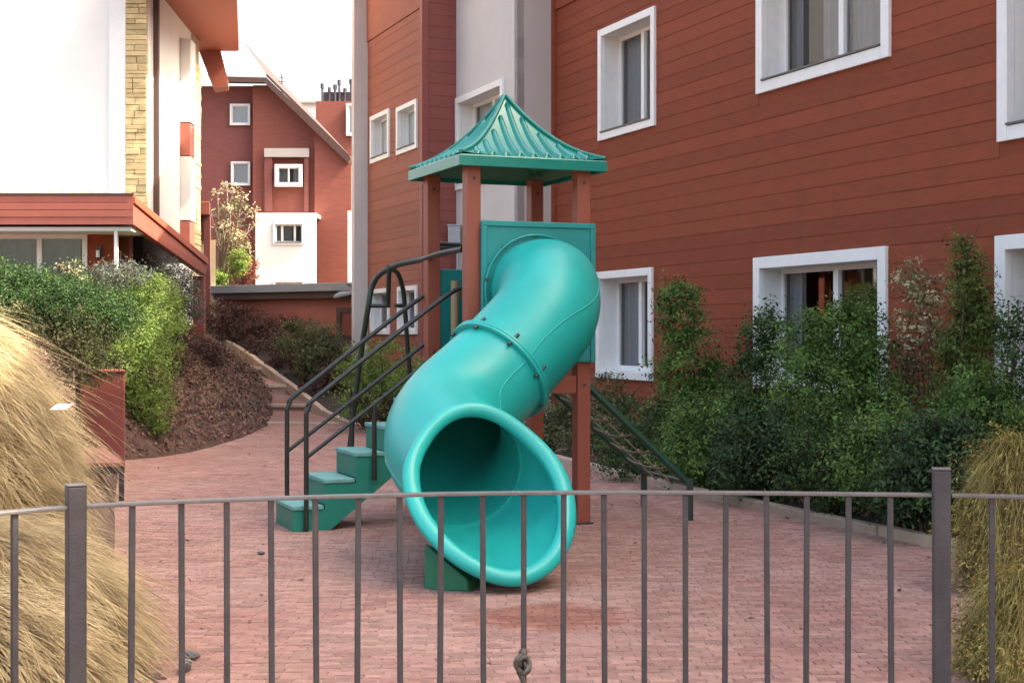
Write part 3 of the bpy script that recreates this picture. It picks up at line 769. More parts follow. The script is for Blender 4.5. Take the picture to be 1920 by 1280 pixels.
rw = thing('red_wing', (-8, 22, 1.4), 'single storey red timber wing with curtained patio glass at the left', 'building')
RD = 22.0; rx = hx(250, RD); ztop, zbot = hz(366, RD), hz(421, RD)
fwl = Wall((-14, RD), (1, 0, 0), (0, -1, 0)); fl = rx + 14
hh = (ztop - zbot) / 4
for k in range(4):
    m = MB(); fwl.slab(m, 0, fl, -.08, rng.uniform(0, .012), zbot + hh * k + .004, zbot + hh * (k + 1) - .004); m.build('fascia_board', M['red_beam'], rw)
zr_ = hz(497, 27.2)
m = MB(); m.hexa([(-14.5, 22.1, ztop - .16), (rx - .13, 22.1, ztop - .16), (rx - .13, 27.1, zr_ + .02), (-14.5, 27.1, zr_ + .02),
                  (-14.5, 22.1, ztop - .06), (rx - .13, 22.1, ztop - .06), (rx - .13, 27.1, zr_ + .12), (-14.5, 27.1, zr_ + .12)]); m.build('roof', M['grey_fascia'], rw)
m = MB(); fwl.slab(m, 0, fl, -.06, .015, ztop + .001, ztop + .03); m.build('coping', M['dark_trim'], rw)
m = MB(); fwl.slab(m, 0, fl - .05, -1.2, -.1, zbot - .09, zbot - .03); m.build('soffit', M['render_white'], rw)
RG = 22.9
gl = Wall((-14, RG), (1, 0, 0), (0, -1, 0))
gz0, gz1 = 1.3, zbot - .09
x1, x2, x3 = hx(0, RG), hx(75, RG), hx(160, RG)
m = MB()
for (a, b) in ((-12.5, -12.4), (x1 - .03, x1 + .0), (x2 - .04, x2 + .04), (x3 - .04, x3 + .04)): m.box(a, b, RG - .04, RG + .04, gz0, gz1)
m.box(-12.4, x1 - .03, RG - .04, RG + .04, gz1 - .07, gz1); m.box(x1, x2 - .04, RG - .04, RG + .04, gz1 - .07, gz1); m.box(x2 + .04, x3 - .04, RG - .04, RG + .04, gz1 - .07, gz1)
pf = m.build('patio_frame', M['white_paint'], rw, bevel=.005)
m = MB(); m.box(-12.4, x3, RG - .004, RG + .004, gz0, gz1 - .07); m.build('pane', M['glass'], pf)
pleats(gl, 14 - 10.5, 14 + x3 - .15, -.25, gz0, gz1, .035, .16).build('curtain', M['curtain'], pf)
m = MB(); m.box(-12.6, x3 + .5, RG + 1.6, RG + 1.62, 0, gz1 + .1); m.build('room', M['dark_room'], pf)
m = MB(); m.box(x3 + .04, hx(216, RG), RG, RG + .2, 0, gz1); m.build('wall', M['siding'], rw)
m = MB(); m.box(hx(215, RD + .15), hx(221, RD + .15), RD + .12, RD + .18, .5, zbot - .09); m.build('post', M['white_paint'], rw)
m = MB(); m.box(hx(222, 23.4), hx(243, 23.4), 23.4, 23.46, .5, hz(445, 23.4)); dr = m.build('door', M['door'], rw)
m = MB(); m.box(hx(226, 23.4), hx(228, 23.4), 23.34, 23.4, hz(490, 23.4), hz(470, 23.4)); m.build('handle', M['white_paint'], dr)
m = MB(); m.box(hx(218, 23.4), hx(222, 23.4), 23.36, 23.48, .5, hz(441, 23.4)); m.box(hx(243, 23.4), hx(247, 23.4), 23.36, 23.48, .5, hz(441, 23.4)); m.box(hx(222, 23.4), hx(243, 23.4), 23.36, 23.48, hz(445, 23.4), hz(441, 23.4)); m.build('door_frame', M['red_beam'], rw)
# sloping verge beam down to the rear post and the pitched roof above it
q0, q1 = at(250, 382, RD), at(388, 497, 27.2)
c0, c1 = at(250, 421, RD), at(386, 517, 27.2)
m = MB(); m.hexa([c0 + V(-.12, 0, 0), c0, c1, c1 + V(-.12, 0, 0), q0 + V(-.12, 0, 0), q0, q1, q1 + V(-.12, 0, 0)]); m.build('verge_beam', M['red_beam'], rw, bevel=.01)
f0, f1 = at(250, 368, RD), at(394, 484, 27.2)
q0b, q1b = q0 + V(0, 0, .004), q1 + V(0, 0, .004)
m = MB(); m.hexa([q0b + V(-.1, 0, 0), q0b + V(.03, 0, 0), q1b + V(.03, 0, 0), q1b + V(-.1, 0, 0), f0 + V(-.1, 0, 0), f0 + V(.03, 0, 0), V(q1.x + .03, f1.y, f1.z), V(q1.x - .1, f1.y, f1.z)]); m.build('verge_capping', M['eave'], rw, bevel=.008)
m = MB(); m.box(hx(364, 27.2), hx(384, 27.2), 27.1, 27.3, .8, hz(518, 27.2)); m.build('rear_post', M['red_panel'], rw, bevel=.01)
m = MB(); m.box(hx(160, 29), hx(300, 29), 29, 29.2, .8, hz(445, 29)); m.build('rear_wall', M['siding_dark'], rw)

lamp = thing('wall_lamp', (hx(187, RG), RG - .01, hz(478, RG)), 'small black and white wall lamp on the red wall beside the patio glass', 'lamp')
m = MB(); m.box(hx(184, RG), hx(192, RG), RG - .06, RG - .002, hz(485, RG), hz(461, RG)); m.build('backplate', M['bolt'], lamp, bevel=.006)
m = MB(); m.tube([(hx(187, RG), RG - .10, hz(483, RG)), (hx(187, RG), RG - .10, hz(470, RG))], .03, 10); m.build('shade', M['white_paint'], lamp)

rb = thing('rear_red_wing', (hx(330, 33), 33, 1.2), 'second red flat roofed wing behind the sloping beam', 'building')
BD = 33.0
def wedge(pl, pr, y0, y1, z0, z1, sh):      # footprint whose right flank runs back to the left
    a, b = hx(pl, BD), hx(pr, BD); k = (y1 - y0) * sh
    return MB().hexa([(a, y0, z0), (b, y0, z0), (b - k, y1, z0), (a, y1, z0), (a, y0, z1), (b, y0, z1), (b - k, y1, z1), (a, y1, z1)])
wedge(240, 400, BD - .4, BD - .2, hz(405, BD), hz(381, BD), .3).build('fascia', M['red_beam'], rb, bevel=.01)
wedge(240, 396, BD - .1, BD + 3, hz(447, BD), hz(405, BD), .35).build('upper_wall', M['red_panel'], rb)
wedge(240, 399, BD - .19, BD + 3, hz(405, BD) + .01, hz(383, BD), .35).build('roof', M['grey_fascia'], rb)
wedge(240, 396, BD + .5, BD + .7, .8, hz(447, BD) - .004, .35).build('cream_wall', mat('cream_wall', (.68, .58, .36), .9), rb)
wedge(385, 397, BD - .18, BD - .11, .8, hz(405, BD), 0).build('corner_post', M['brick_red2'], rb)

# ------------------------------------------------------------------ play tower with tube slide
play = thing('play_tower', (-.06, 12.37, 0), 'playground tower with a teal spiral tube slide and pagoda roof in the courtyard', 'playground slide')
C0 = Vector((-.33, 11.73, 0))                # front-left post; U right, VD back
SPN = .985
def tw(a, b, z): return C0 + U * a + VD * b + UPZ * z
PS = .06
for (a, b) in ((0, 0), (SPN, 0), (0, SPN), (SPN, SPN)):
    m = MB(); m.frame(tw(a - PS, b - PS, 0), U * 2 * PS, VD * 2 * PS, UPZ * 2.98); m.build('post', M['post_red'], play, bevel=.008)
DZ = 1.48
for po_, (a, b) in zip([o for o in play.children if o.name.startswith('post')], ((0, 0), (SPN, 0), (0, SPN), (SPN, SPN))):
    for z_ in (1.17, 1.44, 2.86):
        m = MB(); p_ = tw(a, b - PS, z_); m.tube([p_ + VD * .005, p_ - VD * .012], .012, 8); m.build('bolt', M['bolt'], po_)
    m = MB(); m.frame(tw(a - PS - .02, b - PS - .02, .002), U * (2 * PS + .04), VD * (2 * PS + .04), UPZ * .018); m.build('foot_plate', M['bolt'], po_)
m = MB(); m.frame(tw(PS, -.04, DZ - .06), U * (SPN - 2 * PS), VD * (SPN + .08), UPZ * .06); m.build('deck', M['bar_dark'], play)
m = MB(); m.frame(tw(PS, -.04, 1.10), U * (SPN - 2 * PS), VD * .07, UPZ * .15); m.build('deck_beam', M['post_red'], play, bevel=.005)
m = MB(); m.frame(tw(PS, SPN - .03, 1.10), U * (SPN - 2 * PS), VD * .07, UPZ * .15)
m.build('deck_beam', M['post_red'], play, bevel=.005)
# roof: concave pyramid with eave skirt and standing ribs
ctr = tw(SPN / 2, SPN / 2, 0); EV = .645; ZE, ZA = 2.945, 3.62
def rprof(t):        # t 0 at eave .. 1 at apex : height fraction
    return .30 * t + .70 * t ** 2.1
dirs = [(-1, -1), (1, -1), (1, 1), (-1, 1)]
def rp(a, b, z): return ctr + U * a + VD * b + UPZ * z
m = MB(); N = 14
for k in range(4):
    c1, c2 = dirs[k], dirs[(k + 1) % 4]; vs_ = []
    for i in range(N + 1):
        t = i / N; e_ = EV * (1 - t * .985); z_ = ZE + .095 + (ZA - ZE - .095) * rprof(t)
        for j in range(9):
            q = j / 8; lift = .018 * (abs(2 * q - 1) ** 3) * (1 - t)
            vs_.append(rp((c1[0] + (c2[0] - c1[0]) * q) * e_, (c1[1] + (c2[1] - c1[1]) * q) * e_, z_ + lift))
    m.add(vs_, [(i * 9 + j, i * 9 + j + 1, (i + 1) * 9 + j + 1, (i + 1) * 9 + j) for i in range(N) for j in range(8)], True)
roof = m.build('roof', M['roof_green'], play)
m = MB()
for k in range(4):
    c1, c2 = dirs[k], dirs[(k + 1) % 4]
    n_ = Vector((0, 0, 0)) + U * ((c1[0] + c2[0]) / 2) + VD * ((c1[1] + c2[1]) / 2)
    a, b = rp(c1[0] * EV, c1[1] * EV, 0), rp(c2[0] * EV, c2[1] * EV, 0)
    o_ = n_ * .012
    a2, b2 = rp(c1[0] * (EV + .012), c1[1] * (EV + .012), 0), rp(c2[0] * (EV + .012), c2[1] * (EV + .012), 0)
    m.hexa([a + UPZ * ZE, b + UPZ * ZE, b2 + UPZ * ZE, a2 + UPZ * ZE, a + UPZ * (ZE + .098), b + UPZ * (ZE + .098), b2 + UPZ * (ZE + .085), a2 + UPZ * (ZE + .085)])
m.build('eave_skirt', M['roof_green'], roof, bevel=.006)
m = MB()
m.add([rp(-EV + .02, -EV + .02, ZE + .035), rp(EV - .02, -EV + .02, ZE + .035), rp(EV - .02, EV - .02, ZE + .035), rp(-EV + .02, EV - .02, ZE + .035), rp(0, 0, ZE + .3)],
      [(0, 1, 4), (1, 2, 4), (2, 3, 4), (3, 0, 4)])
m.build('underside', M['foot_green'], roof)
for k in range(4):      # ribs run straight down each slope from the hip to the eave
    c1, c2 = dirs[k], dirs[(k + 1) % 4]
    tang = (U * (c2[0] - c1[0]) + VD * (c2[1] - c1[1])) / 2; nrm = (U * (c1[0] + c2[0]) + VD * (c1[1] + c2[1])) / 2
    for r_ in range(-5, 6):
        x = r_ * .122; tmax = min(1 - abs(x) / EV - .03, .93)
        if tmax < .08: continue
        vs_ = []; K = 10; wd = .042
        for i in range(K + 1):
            t = .015 + (tmax - .015) * i / K; dd_ = EV * (1 - t * .985); z_ = ZE + .095 + (ZA - ZE - .095) * rprof(t)
            # rib pulls towards the apex near the top like the moulded folds of the plastic
            xx = x * (1 - .25 * t); base_ = ctr + nrm * dd_ + UPZ * z_
            wv = wd * (1 - .35 * t); hgt = .034
            vs_ += [base_ + tang * (xx - wv) + UPZ * -.006, base_ + tang * (xx - wv * .5) + UPZ * hgt * .72, base_ + tang * xx + UPZ * hgt, base_ + tang * (xx + wv * .5) + UPZ * hgt * .72, base_ + tang * (xx + wv) + UPZ * -.006]
        m = MB(); fs = [(i * 5 + j, i * 5 + j + 1, (i + 1) * 5 + j + 1, (i + 1) * 5 + j) for i in range(K) for j in range(4)] + [(4, 3, 2, 1, 0), (K * 5, K * 5 + 1, K * 5 + 2, K * 5 + 3, K * 5 + 4)]
        m.add(vs_, fs, True); m.build('roof_rib', M['roof_green'], roof)
for k in range(4):      # hip ridges
    c1 = dirs[k]; pts = []
    for i in range(13):
        t = i / 12; e_ = EV * (1 - t * .985); pts.append(rp(c1[0] * e_, c1[1] * e_, ZE + .115 + (ZA - ZE - .095) * rprof(t)))
    m = MB(); m.tube(pts, .017, 8); m.build('hip_ridge', M['roof_green'], roof)
m = MB(); m.tube([rp(0, 0, ZA - .03), rp(0, 0, ZA + .012)], .022, 10, r2=.012); m.build('finial', M['roof_green'], roof)

# entry panel
PN0, PN1, PZ0, PZ1 = .045, SPN + .075, DZ - .12, 2.515
pfx = -.078
m = MB(); m.frame(tw(PN0, pfx - .035, PZ0), U * (PN1 - PN0), VD * .035, UPZ * (PZ1 - PZ0)); panel = m.build('entry_panel', M['teal_panel'], play, bevel=.012)
m = MB(); bw = .045
for (a, b, c, d) in ((PN0, PN1, PZ1 - bw, PZ1), (PN0, PN0 + bw, PZ0, PZ1 - bw), (PN1 - bw, PN1, PZ0, PZ1 - bw)):
    m.frame(tw(a, pfx - .05, c), U * (b - a), VD * .0145, UPZ * (d - c))
m.build('panel_rim', M['teal_panel'], panel, bevel=.006)
# back and left safety panels
m = MB(); m.frame(tw(PS + .01, SPN - .02, DZ - .1), U * (SPN - 2 * PS - .02), VD * .035, UPZ * (2.165 - DZ + .1)); m.build('back_panel', M['teal_panel'], play, bevel=.01)
m = MB(); m.frame(tw(SPN - .02, PS + .01, 1.9), U * .035, VD * (SPN - 2 * PS - .02), UPZ * .06); m.build('side_bar', M['post_red'], play)
m = MB(); pA = tw(.17, SPN - .12, 0); m.tube([pA + UPZ * (DZ), pA + UPZ * 2.06], .035, 12); m.build('grab_pole', M['beige_pole'], play)
m = MB(); m.frame(tw(PS - .02, SPN - .02, 2.33), U * (SPN - 2 * PS), VD * .03, UPZ * .03); m.build('guard_rail', M['bar_dark'], play)

# tube slide
ec = tw(.52, pfx - .05, 1.95)
CP = [ec + VD * .05, ec - VD * .16 + UPZ * .008, V(.295, 11.43, 1.915), V(.235, 11.13, 1.70), V(-.10, 10.83, 1.33), V(-.41, 10.50, 1.03), V(-.475, 10.12, .84), V(-.32, 9.68, .68),
      V(-.135, 9.22, .585), V(.055, 8.76, .53)]
SPN_N = 24
C_ = catmull(CP, SPN_N); NC = len(C_)
cum = [0]
for i in range(1, NC): cum.append(cum[-1] + (C_[i] - C_[i - 1]).length)
def on(l):
    l = min(max(l, 0), cum[-1])
    import bisect
    i = min(max(bisect.bisect_right(cum, l) - 1, 0), NC - 2)
    f = (l - cum[i]) / (cum[i + 1] - cum[i])
    return C_[i].lerp(C_[i + 1], f)
def frame_at(l):
    t = (on(l + .04) - on(l - .04)).normalized()
    s_ = t.cross(UPZ).normalized(); return on(l), t, s_, s_.cross(t)
RT = .405
lF = cum[SPN_N * 4]; lE = cum[SPN_N * 7]; lEnd = cum[-1]
def cut(th):         # where the exit mouth is cut, by angle round the tube (0 = floor, pi = top)
    c = math.cos(th); return lE + .05 + (lEnd - lE - .05) * (.5 + .5 * c) ** 1.05
NT = 56
def flare(l, th):
    f = min(max((l - lE + .05) / .42, 0), 1); f = f * f * (3 - 2 * f)
    return 1 + .19 * f * abs(math.sin(th)) ** 1.2
def swell(l):        # the lower sections are a little wider than the upper one
    f = min(max((l - lF) / (lE - lF), 0), 1); return 1 + .065 * f * f * (3 - 2 * f)
def shell(l0, l1, n, ro, ri, l1f=None, fl=None):
    m = MB()
    for r_, flip in ((ro, False), (ri, True)):
        vs_ = []
        for i in range(n + 1):
            for j in range(NT):
                th = 2 * math.pi * j / NT
                a = l0; b = l1 if l1f is None else l1f(th)
                l = a + (b - a) * i / n
                P_, t, s_, u_ = frame_at(l); k_ = fl(l, th) if fl else 1; g_ = r_ * swell(l)
                vs_.append(P_ - u_ * (g_ * math.cos(th)) + s_ * (g_ * k_ * math.sin(th)))
        fs = []
        for i in range(n):
            for j in range(NT):
                j2 = (j + 1) % NT; q = (i * NT + j, i * NT + j2, (i + 1) * NT + j2, (i + 1) * NT + j)
                fs.append(q[::-1] if flip else q)
        m.add(vs_, fs, True)
    return m
slide = None
tube1 = shell(.0, lF, 40, RT, RT - .022).build('tube_section', M['teal'], play)
tube2 = shell(lF, lE, 36, RT, RT - .022).build('tube_section', M['teal'], play)
chute = shell(lE, lEnd, 26, RT + .006, RT - .020, cut, flare).build('exit_chute', M['teal'], play)
# rolled lip round the mouth
prof = [(.360, -.05), (.362, -.015), (.372, .012), (.392, .028), (.415, .03), (.438, .02), (.452, 0), (.455, -.03), (.447, -.055), (.415, -.065)]
vs_, fs = [], []
for j in range(NT * 2):
    th = math.pi * j / NT; l = cut(th)
    slope = (cut(th + .01) - cut(th - .01)) / .02
    for (r_, dl) in prof:
        P_, t, s_, u_ = frame_at(min(l + dl, lEnd + .2))
        ex = max(l + dl - lEnd, 0); r_ = r_ * swell(l)
        vs_.append(P_ + t * ex - u_ * (r_ * math.cos(th)) + s_ * (r_ * flare(l + dl, th) * math.sin(th)))
K = len(prof); NJ = NT * 2
for j in range(NJ):
    for k in range(K - 1):
        j2 = (j + 1) % NJ; fs.append((j * K + k, j2 * K + k, j2 * K + k + 1, j * K + k + 1))
m = MB(); m.add(vs_, fs, True); m.build('lip', M['teal_lip'], chute)
def ring(l, ro, ri, half, material, name, parent):
    P_, t, s_, u_ = frame_at(l); m = MB(); pr = [(ri, -half), (ro - .008, -half), (ro, -half * .6), (ro, half * .6), (ro - .008, half), (ri, half)]
    vs_ = []
    for j in range(NT):
        th = 2 * math.pi * j / NT
        for (r_, dl) in pr: vs_.append(P_ + t * dl - u_ * (r_ * math.cos(th)) + s_ * (r_ * math.sin(th)))
    k = len(pr); fs = [(j * k + a, ((j + 1) % NT) * k + a, ((j + 1) % NT) * k + (a + 1) % k, j * k + (a + 1) % k) for j in range(NT) for a in range(k)]
    m.add(vs_, fs, True); o = m.build(name, material, parent)
    b = o.modifiers.new('edge', 'EDGE_SPLIT'); b.split_angle = R(35)
    return o
ring(lF - .015, RT + .042, RT - .01, .014, M['teal'], 'flange', tube1)
ring(lF + .015, RT + .042, RT - .01, .014, M['teal'], 'flange', tube2)
ring(lE, (RT - .012) * 1.065, (RT - .034) * 1.065, .012, M['teal_lip'], 'joint_ring', chute)
for th in [R(a) for a in (20, 62, 104, 146, 188, 230, 272, 314)]:
    P_, t, s_, u_ = frame_at(lF); rad = -u_ * math.cos(th) + s_ * math.sin(th); p = P_ + rad * (RT + .024)
    m = MB(); m.tube([p - t * .07, p + t * .055], .014, 8); m.build('bolt', M['bolt'], tube1)
for th in [R(a) for a in (100, 140, 180, 220, 260)]:
    P_, t, s_, u_ = frame_at(.03); rad = -u_ * math.cos(th) + s_ * math.sin(th); p = P_ + rad * (RT + .045)
    m = MB(); m.tube([p - t * .01, p + t * .04], .018, 8); m.build('bolt', M['bolt'], panel)
# moulded seam along both sections
for (sec, a, b, th0) in ((tube1, .1, lF - .06, R(75)), (tube1, .1, lF - .06, R(255)), (tube2, lF + .05, lE - .02, R(75)), (tube2, lF + .05, lE - .02, R(255))):
    pts = []
    for i in range(31):
        P_, t, s_, u_ = frame_at(a + (b - a) * i / 30); pts.append(P_ + (-u_ * math.cos(th0) + s_ * math.sin(th0)) * ((RT + .001) * swell(a + (b - a) * i / 30)))
    m = MB(); m.tube(pts, .006, 6); m.build('mould_seam', M['teal'], sec)
# raised ring moulded in the entry panel
pts = []
for j in range(49):
    th = 2 * math.pi * j / 48; pts.append(ec + VD * .0 - VD * .016 + U * (.455 * math.sin(th)) + UPZ * (.455 * math.cos(th)))
m = MB(); m.tube(pts, .012, 8, caps=False); m.build('panel_ring', M['teal_panel'], panel)
# foot below the exit
fo_ = V(-.55, 8.98, 0); fu = V(.85, -.25, 0).normalized() * .29; fv = V(.35, .93, 0).normalized() * .5
m = MB(); m.hexa([fo_, fo_ + fu, fo_ + fu + fv, fo_ + fv, fo_ + UPZ * .30, fo_ + fu + UPZ * .075, fo_ + fu + fv + UPZ * .06, fo_ + fv + UPZ * .09]); m.build('exit_foot', M['foot_green'], play, bevel=.015)
P_, t, s_, u_ = frame_at(lEnd - .45)
m = MB(); m.tube([V(P_.x, P_.y, 0), V(P_.x, P_.y, P_.z - RT * 1.065 - .02)], .05, 10); m.build('exit_support', M['foot_green'], play)

# staircase on the left side
S0 = Vector((-1.76, 11.58, 0)); RUN, RISE, WID = .262, .208, .60
def sw(a, b, z): return S0 + U * a + VD * b + UPZ * z
m = MB(); NST = 6
prof = [(0, 0.0)]
for k in range(NST): prof += [(k * RUN, RISE * (k + 1) - .035), ((k + 1) * RUN, RISE * (k + 1) - .035)]
prof += [(NST * RUN, RISE * (NST - 1) - .05), (RUN * 1.15, 0)]
for b0 in (0, WID - .03): m.prism([sw(a, b0, z) for a, z in prof], VD * .03)
stair = m.build('staircase', M['stair_green'], play)
for k in range(NST):
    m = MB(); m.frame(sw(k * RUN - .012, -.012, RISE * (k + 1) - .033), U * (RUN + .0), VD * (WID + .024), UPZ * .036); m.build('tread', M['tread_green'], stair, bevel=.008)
    m = MB(); m.frame(sw(k * RUN, .031, RISE * k + (.004 if k else 0)), U * .02, VD * (WID - .062), UPZ * (RISE - .04)); m.build('riser', M['stair_green'], stair)
m = MB(); m.box(-1.735, -1.56, 11.86, 12.0, RISE + .004, RISE + .012)
# handrails: near and far, each with upper and lower rail, bottom post, mid post and a looped end
for b, far in ((-.03, False), (WID + .03, True)):
    m = MB()
    zb = .0 if not far else .0
    top = 1.02; a0 = .10
    sl = RISE / RUN
    ax = 1.30
    up = [sw(a0, b, zb), sw(a0, b, top - .06), sw(a0 + .03, b, top), sw(a0 + .12, b, top + .08 * sl + .03), sw(ax, b, top + (ax - a0) * sl * .92 + .02), sw(ax + .14, b, top + (ax + .1 - a0) * sl * .86),
          sw(ax + .20, b, top + (ax - a0) * sl * .75), sw(ax + .2, b, 1.5)]
    m.tube(up[:2], .02, 8); m.tube(catmull(up[1:], 6), .02, 8)
    lo = [sw(a0, b, .60), sw(ax + .2, b, .60 + (ax + .2 - a0) * sl * .93)]
    m.tube(lo, .017, 8)
    m.tube([sw(.67, b, .40), sw(.67, b, .6 + (.67 - a0) * sl * .93)], .02, 8)
    m.build('handrail', M['rail_bronze'], stair)

# arched climbing frame behind the tower
def arc(pts, r_, mm): mm.tube(catmull([at(*p) for p in pts], 8), r_, 8)
m = MB()
arc([(868, 467, 11.85), (823, 476, 12.3), (790, 487, 12.75), (745, 497, 13.0), (712, 515, 13.15), (697, 540, 13.2), (690, 578, 13.2), (676, 668, 13.3), (661, 790, 13.35), (645, 947, 13.4)], .026, m)
arch = m.build('arched_climber', M['bar_dark'], play)
m = MB(); arc([(728, 501, 13.05), (745, 512, 13.25), (755, 540, 13.35), (759, 575, 13.4), (765, 660, 13.45), (776, 790, 13.5), (790, 942, 13.6)], .023, m); m.build('upright', M['bar_dark'], arch)
m = MB(); m.tube([at(730, 502, 13.05), at(727, 574, 13.2)], .022, 8); m.build('upright', M['bar_dark'], arch)
for (a, b) in ((( 694, 573, 13.2), (732, 573, 13.2)), ((742, 573, 13.3), (759, 573, 13.4))):
    m = MB(); m.tube([at(*a), at(*b)], .02, 8); m.build('rung', M['bar_dark'], arch)
m = MB(); m.tube([at(823, 457, 12.9), at(868, 460, 12.95)], .02, 8); m.build('guard_rail', M['bar_dark'], play)

# rope ramp on the right side
rt = [tw(SPN + .06, b, 1.17) for b in (.02, SPN - .03)]
rbm = [V(1.50, 12.30, .33), V(1.20, 13.30, .33)]
m = MB(); m.tube([rt[0], rbm[0]], .033, 10); net = m.build('climbing_ramp', M['bar_green'], play)
m = MB(); m.tube([rt[1], rbm[1]], .033, 10); m.build('side_rail', M['bar_green'], net)
for i, p in enumerate(rbm):
    m = MB(); m.frame(p + V(-.01, -.03, -p.z), V(.055, 0, 0), V(0, .055, 0), V(0, 0, .36)); m.build('ramp_foot', M['bar_dark'], net)
m = MB(); m.tube([rbm[0], rbm[1]], .022, 8); m.build('ramp_foot_bar', M['bar_dark'], net)
for k in range(1, 6):
    f = k / 6.0; a, b = rt[0].lerp(rbm[0], f), rt[1].lerp(rbm[1], f)
    pts = [a.lerp(b, q / 8) - UPZ * (.05 * math.sin(math.pi * q / 8) + rng.uniform(0, .012)) for q in range(9)]
    m = MB(); m.tube(pts, .010, 6); m.build('rope_rung', M['rope'], net)
for q in (.33, .67):
    pts = [rt[0].lerp(rt[1], q).lerp(rbm[0].lerp(rbm[1], q), f / 10) - UPZ * (.05 * math.sin(math.pi * q)) for f in range(11)]
    m = MB(); m.tube(pts, .008, 6); m.build('rope', M['rope'], net)
for k in range(1, 6):
    for q in (.33, .67):
        f = k / 6.0; c = rt[0].lerp(rbm[0], f).lerp(rt[1].lerp(rbm[1], f), q) - UPZ * (.05 * math.sin(math.pi * q))
        m = MB(); m.tube([c - U * .02, c + UPZ * .012, c + U * .02], [.010, .018, .010], 6); m.build('rope_knot', M['rope'], net)

# ------------------------------------------------------------------ plants
def leaf_arrays(rs, centers, normals, size, aspect=.5, flat=.0):
    n = len(centers)
    nr = normals + rs.normal(0, .75, (n, 3)); nr /= np.linalg.norm(nr, axis=1)[:, None] + 1e-9
    tx = rs.normal(0, 1, (n, 3)); tx -= nr * (tx * nr).sum(1)[:, None]; tx /= np.linalg.norm(tx, axis=1)[:, None] + 1e-9
    ty = np.cross(nr, tx)
    L_ = size * rs.uniform(.6, 1.35, n)[:, None]; W_ = L_ * aspect
    tip = centers + tx * L_ * .5 - nr * L_ * .12; base = centers - tx * L_ * .5 - nr * L_ * .12
    a = centers + ty * W_ * .5; b = centers - ty * W_ * .5
    v = np.stack([base, a, tip, b], 1).reshape(-1, 3)
    q = np.arange(4 * n).reshape(n, 4)
    return v, q

def leaf_cloud(rs, blobs, n, size, clump=26, spread=.055, inner=.45, aspect=.5, gap=0.0, floor=None):
    """leaf positions in clumps spread through the crown volume of several ellipsoid lobes"""
    bl = np.array(blobs, dtype=float); wgt = bl[:, 3] * bl[:, 4] + bl[:, 4] * bl[:, 5] + bl[:, 3] * bl[:, 5]; wgt /= wgt.sum()
    nc = max(int(n / clump), 4); pick = rs.choice(len(bl), nc, p=wgt)
    dr_ = rs.normal(0, 1, (nc, 3)); dr_ /= np.linalg.norm(dr_, axis=1)[:, None]
    rad = inner + (1.04 - inner) * rs.uniform(0, 1, nc) ** .45
    rad = rad * (1 + rs.normal(0, .09, nc))
    cc = bl[pick, :3] + dr_ * bl[pick, 3:] * rad[:, None]
    keep = np.ones(nc, bool)
    if floor is not None: keep = cc[:, 2] > floor
    cc, dr_ = cc[keep], dr_[keep]; nc = len(cc)
    k = np.repeat(np.arange(nc), clump)
    pos = cc[k] + rs.normal(0, 1, (len(k), 3)) * np.array([1, 1, .8]) * (spread * rs.uniform(.6, 1.5, nc)[k])[:, None]
    nrm = dr_[k] * .8 + np.array([0, 0, .6])
    return leaf_arrays(rs, pos, nrm, size, aspect)

def strands(rs, roots, dirs_, length, width, lift, droop, seg=6, curl=.25):
    """bent ribbon blades: roots Nx3, horizontal directions Nx2"""
    n = len(roots)
    L_ = (length * rs.uniform(.6, 1.3, n))[:, None]
    d3 = np.concatenate([dirs_, np.zeros((n, 1))], 1); side = np.stack([-dirs_[:, 1], dirs_[:, 0], np.zeros(n)], 1)
    sd_ = (rs.normal(0, curl, n))[:, None]; lf = (lift * rs.uniform(.5, 1.4, n))[:, None]; dp = (droop * rs.uniform(.7, 1.3, n))[:, None]
    out = []
    for k in range(seg + 1):
        t = k / seg
        c = roots + d3 * L_ * t + side * sd_ * L_ * t * t + np.array([0, 0, 1.0]) * (lf * L_ * t - dp * L_ * t * t)
        wv = width * (1 - .85 * t)
        out += [c + side * wv * .5 + np.array([0, 0, .3]) * wv, c - side * wv * .5]
    v = np.stack(out, 1).reshape(-1, 3); m_ = 2 * (seg + 1)
    q = []
    for k in range(seg): q.append(np.stack([np.arange(n) * m_ + 2 * k, np.arange(n) * m_ + 2 * k + 1, np.arange(n) * m_ + 2 * k + 3, np.arange(n) * m_ + 2 * k + 2], 1))
    return v, np.concatenate(q)

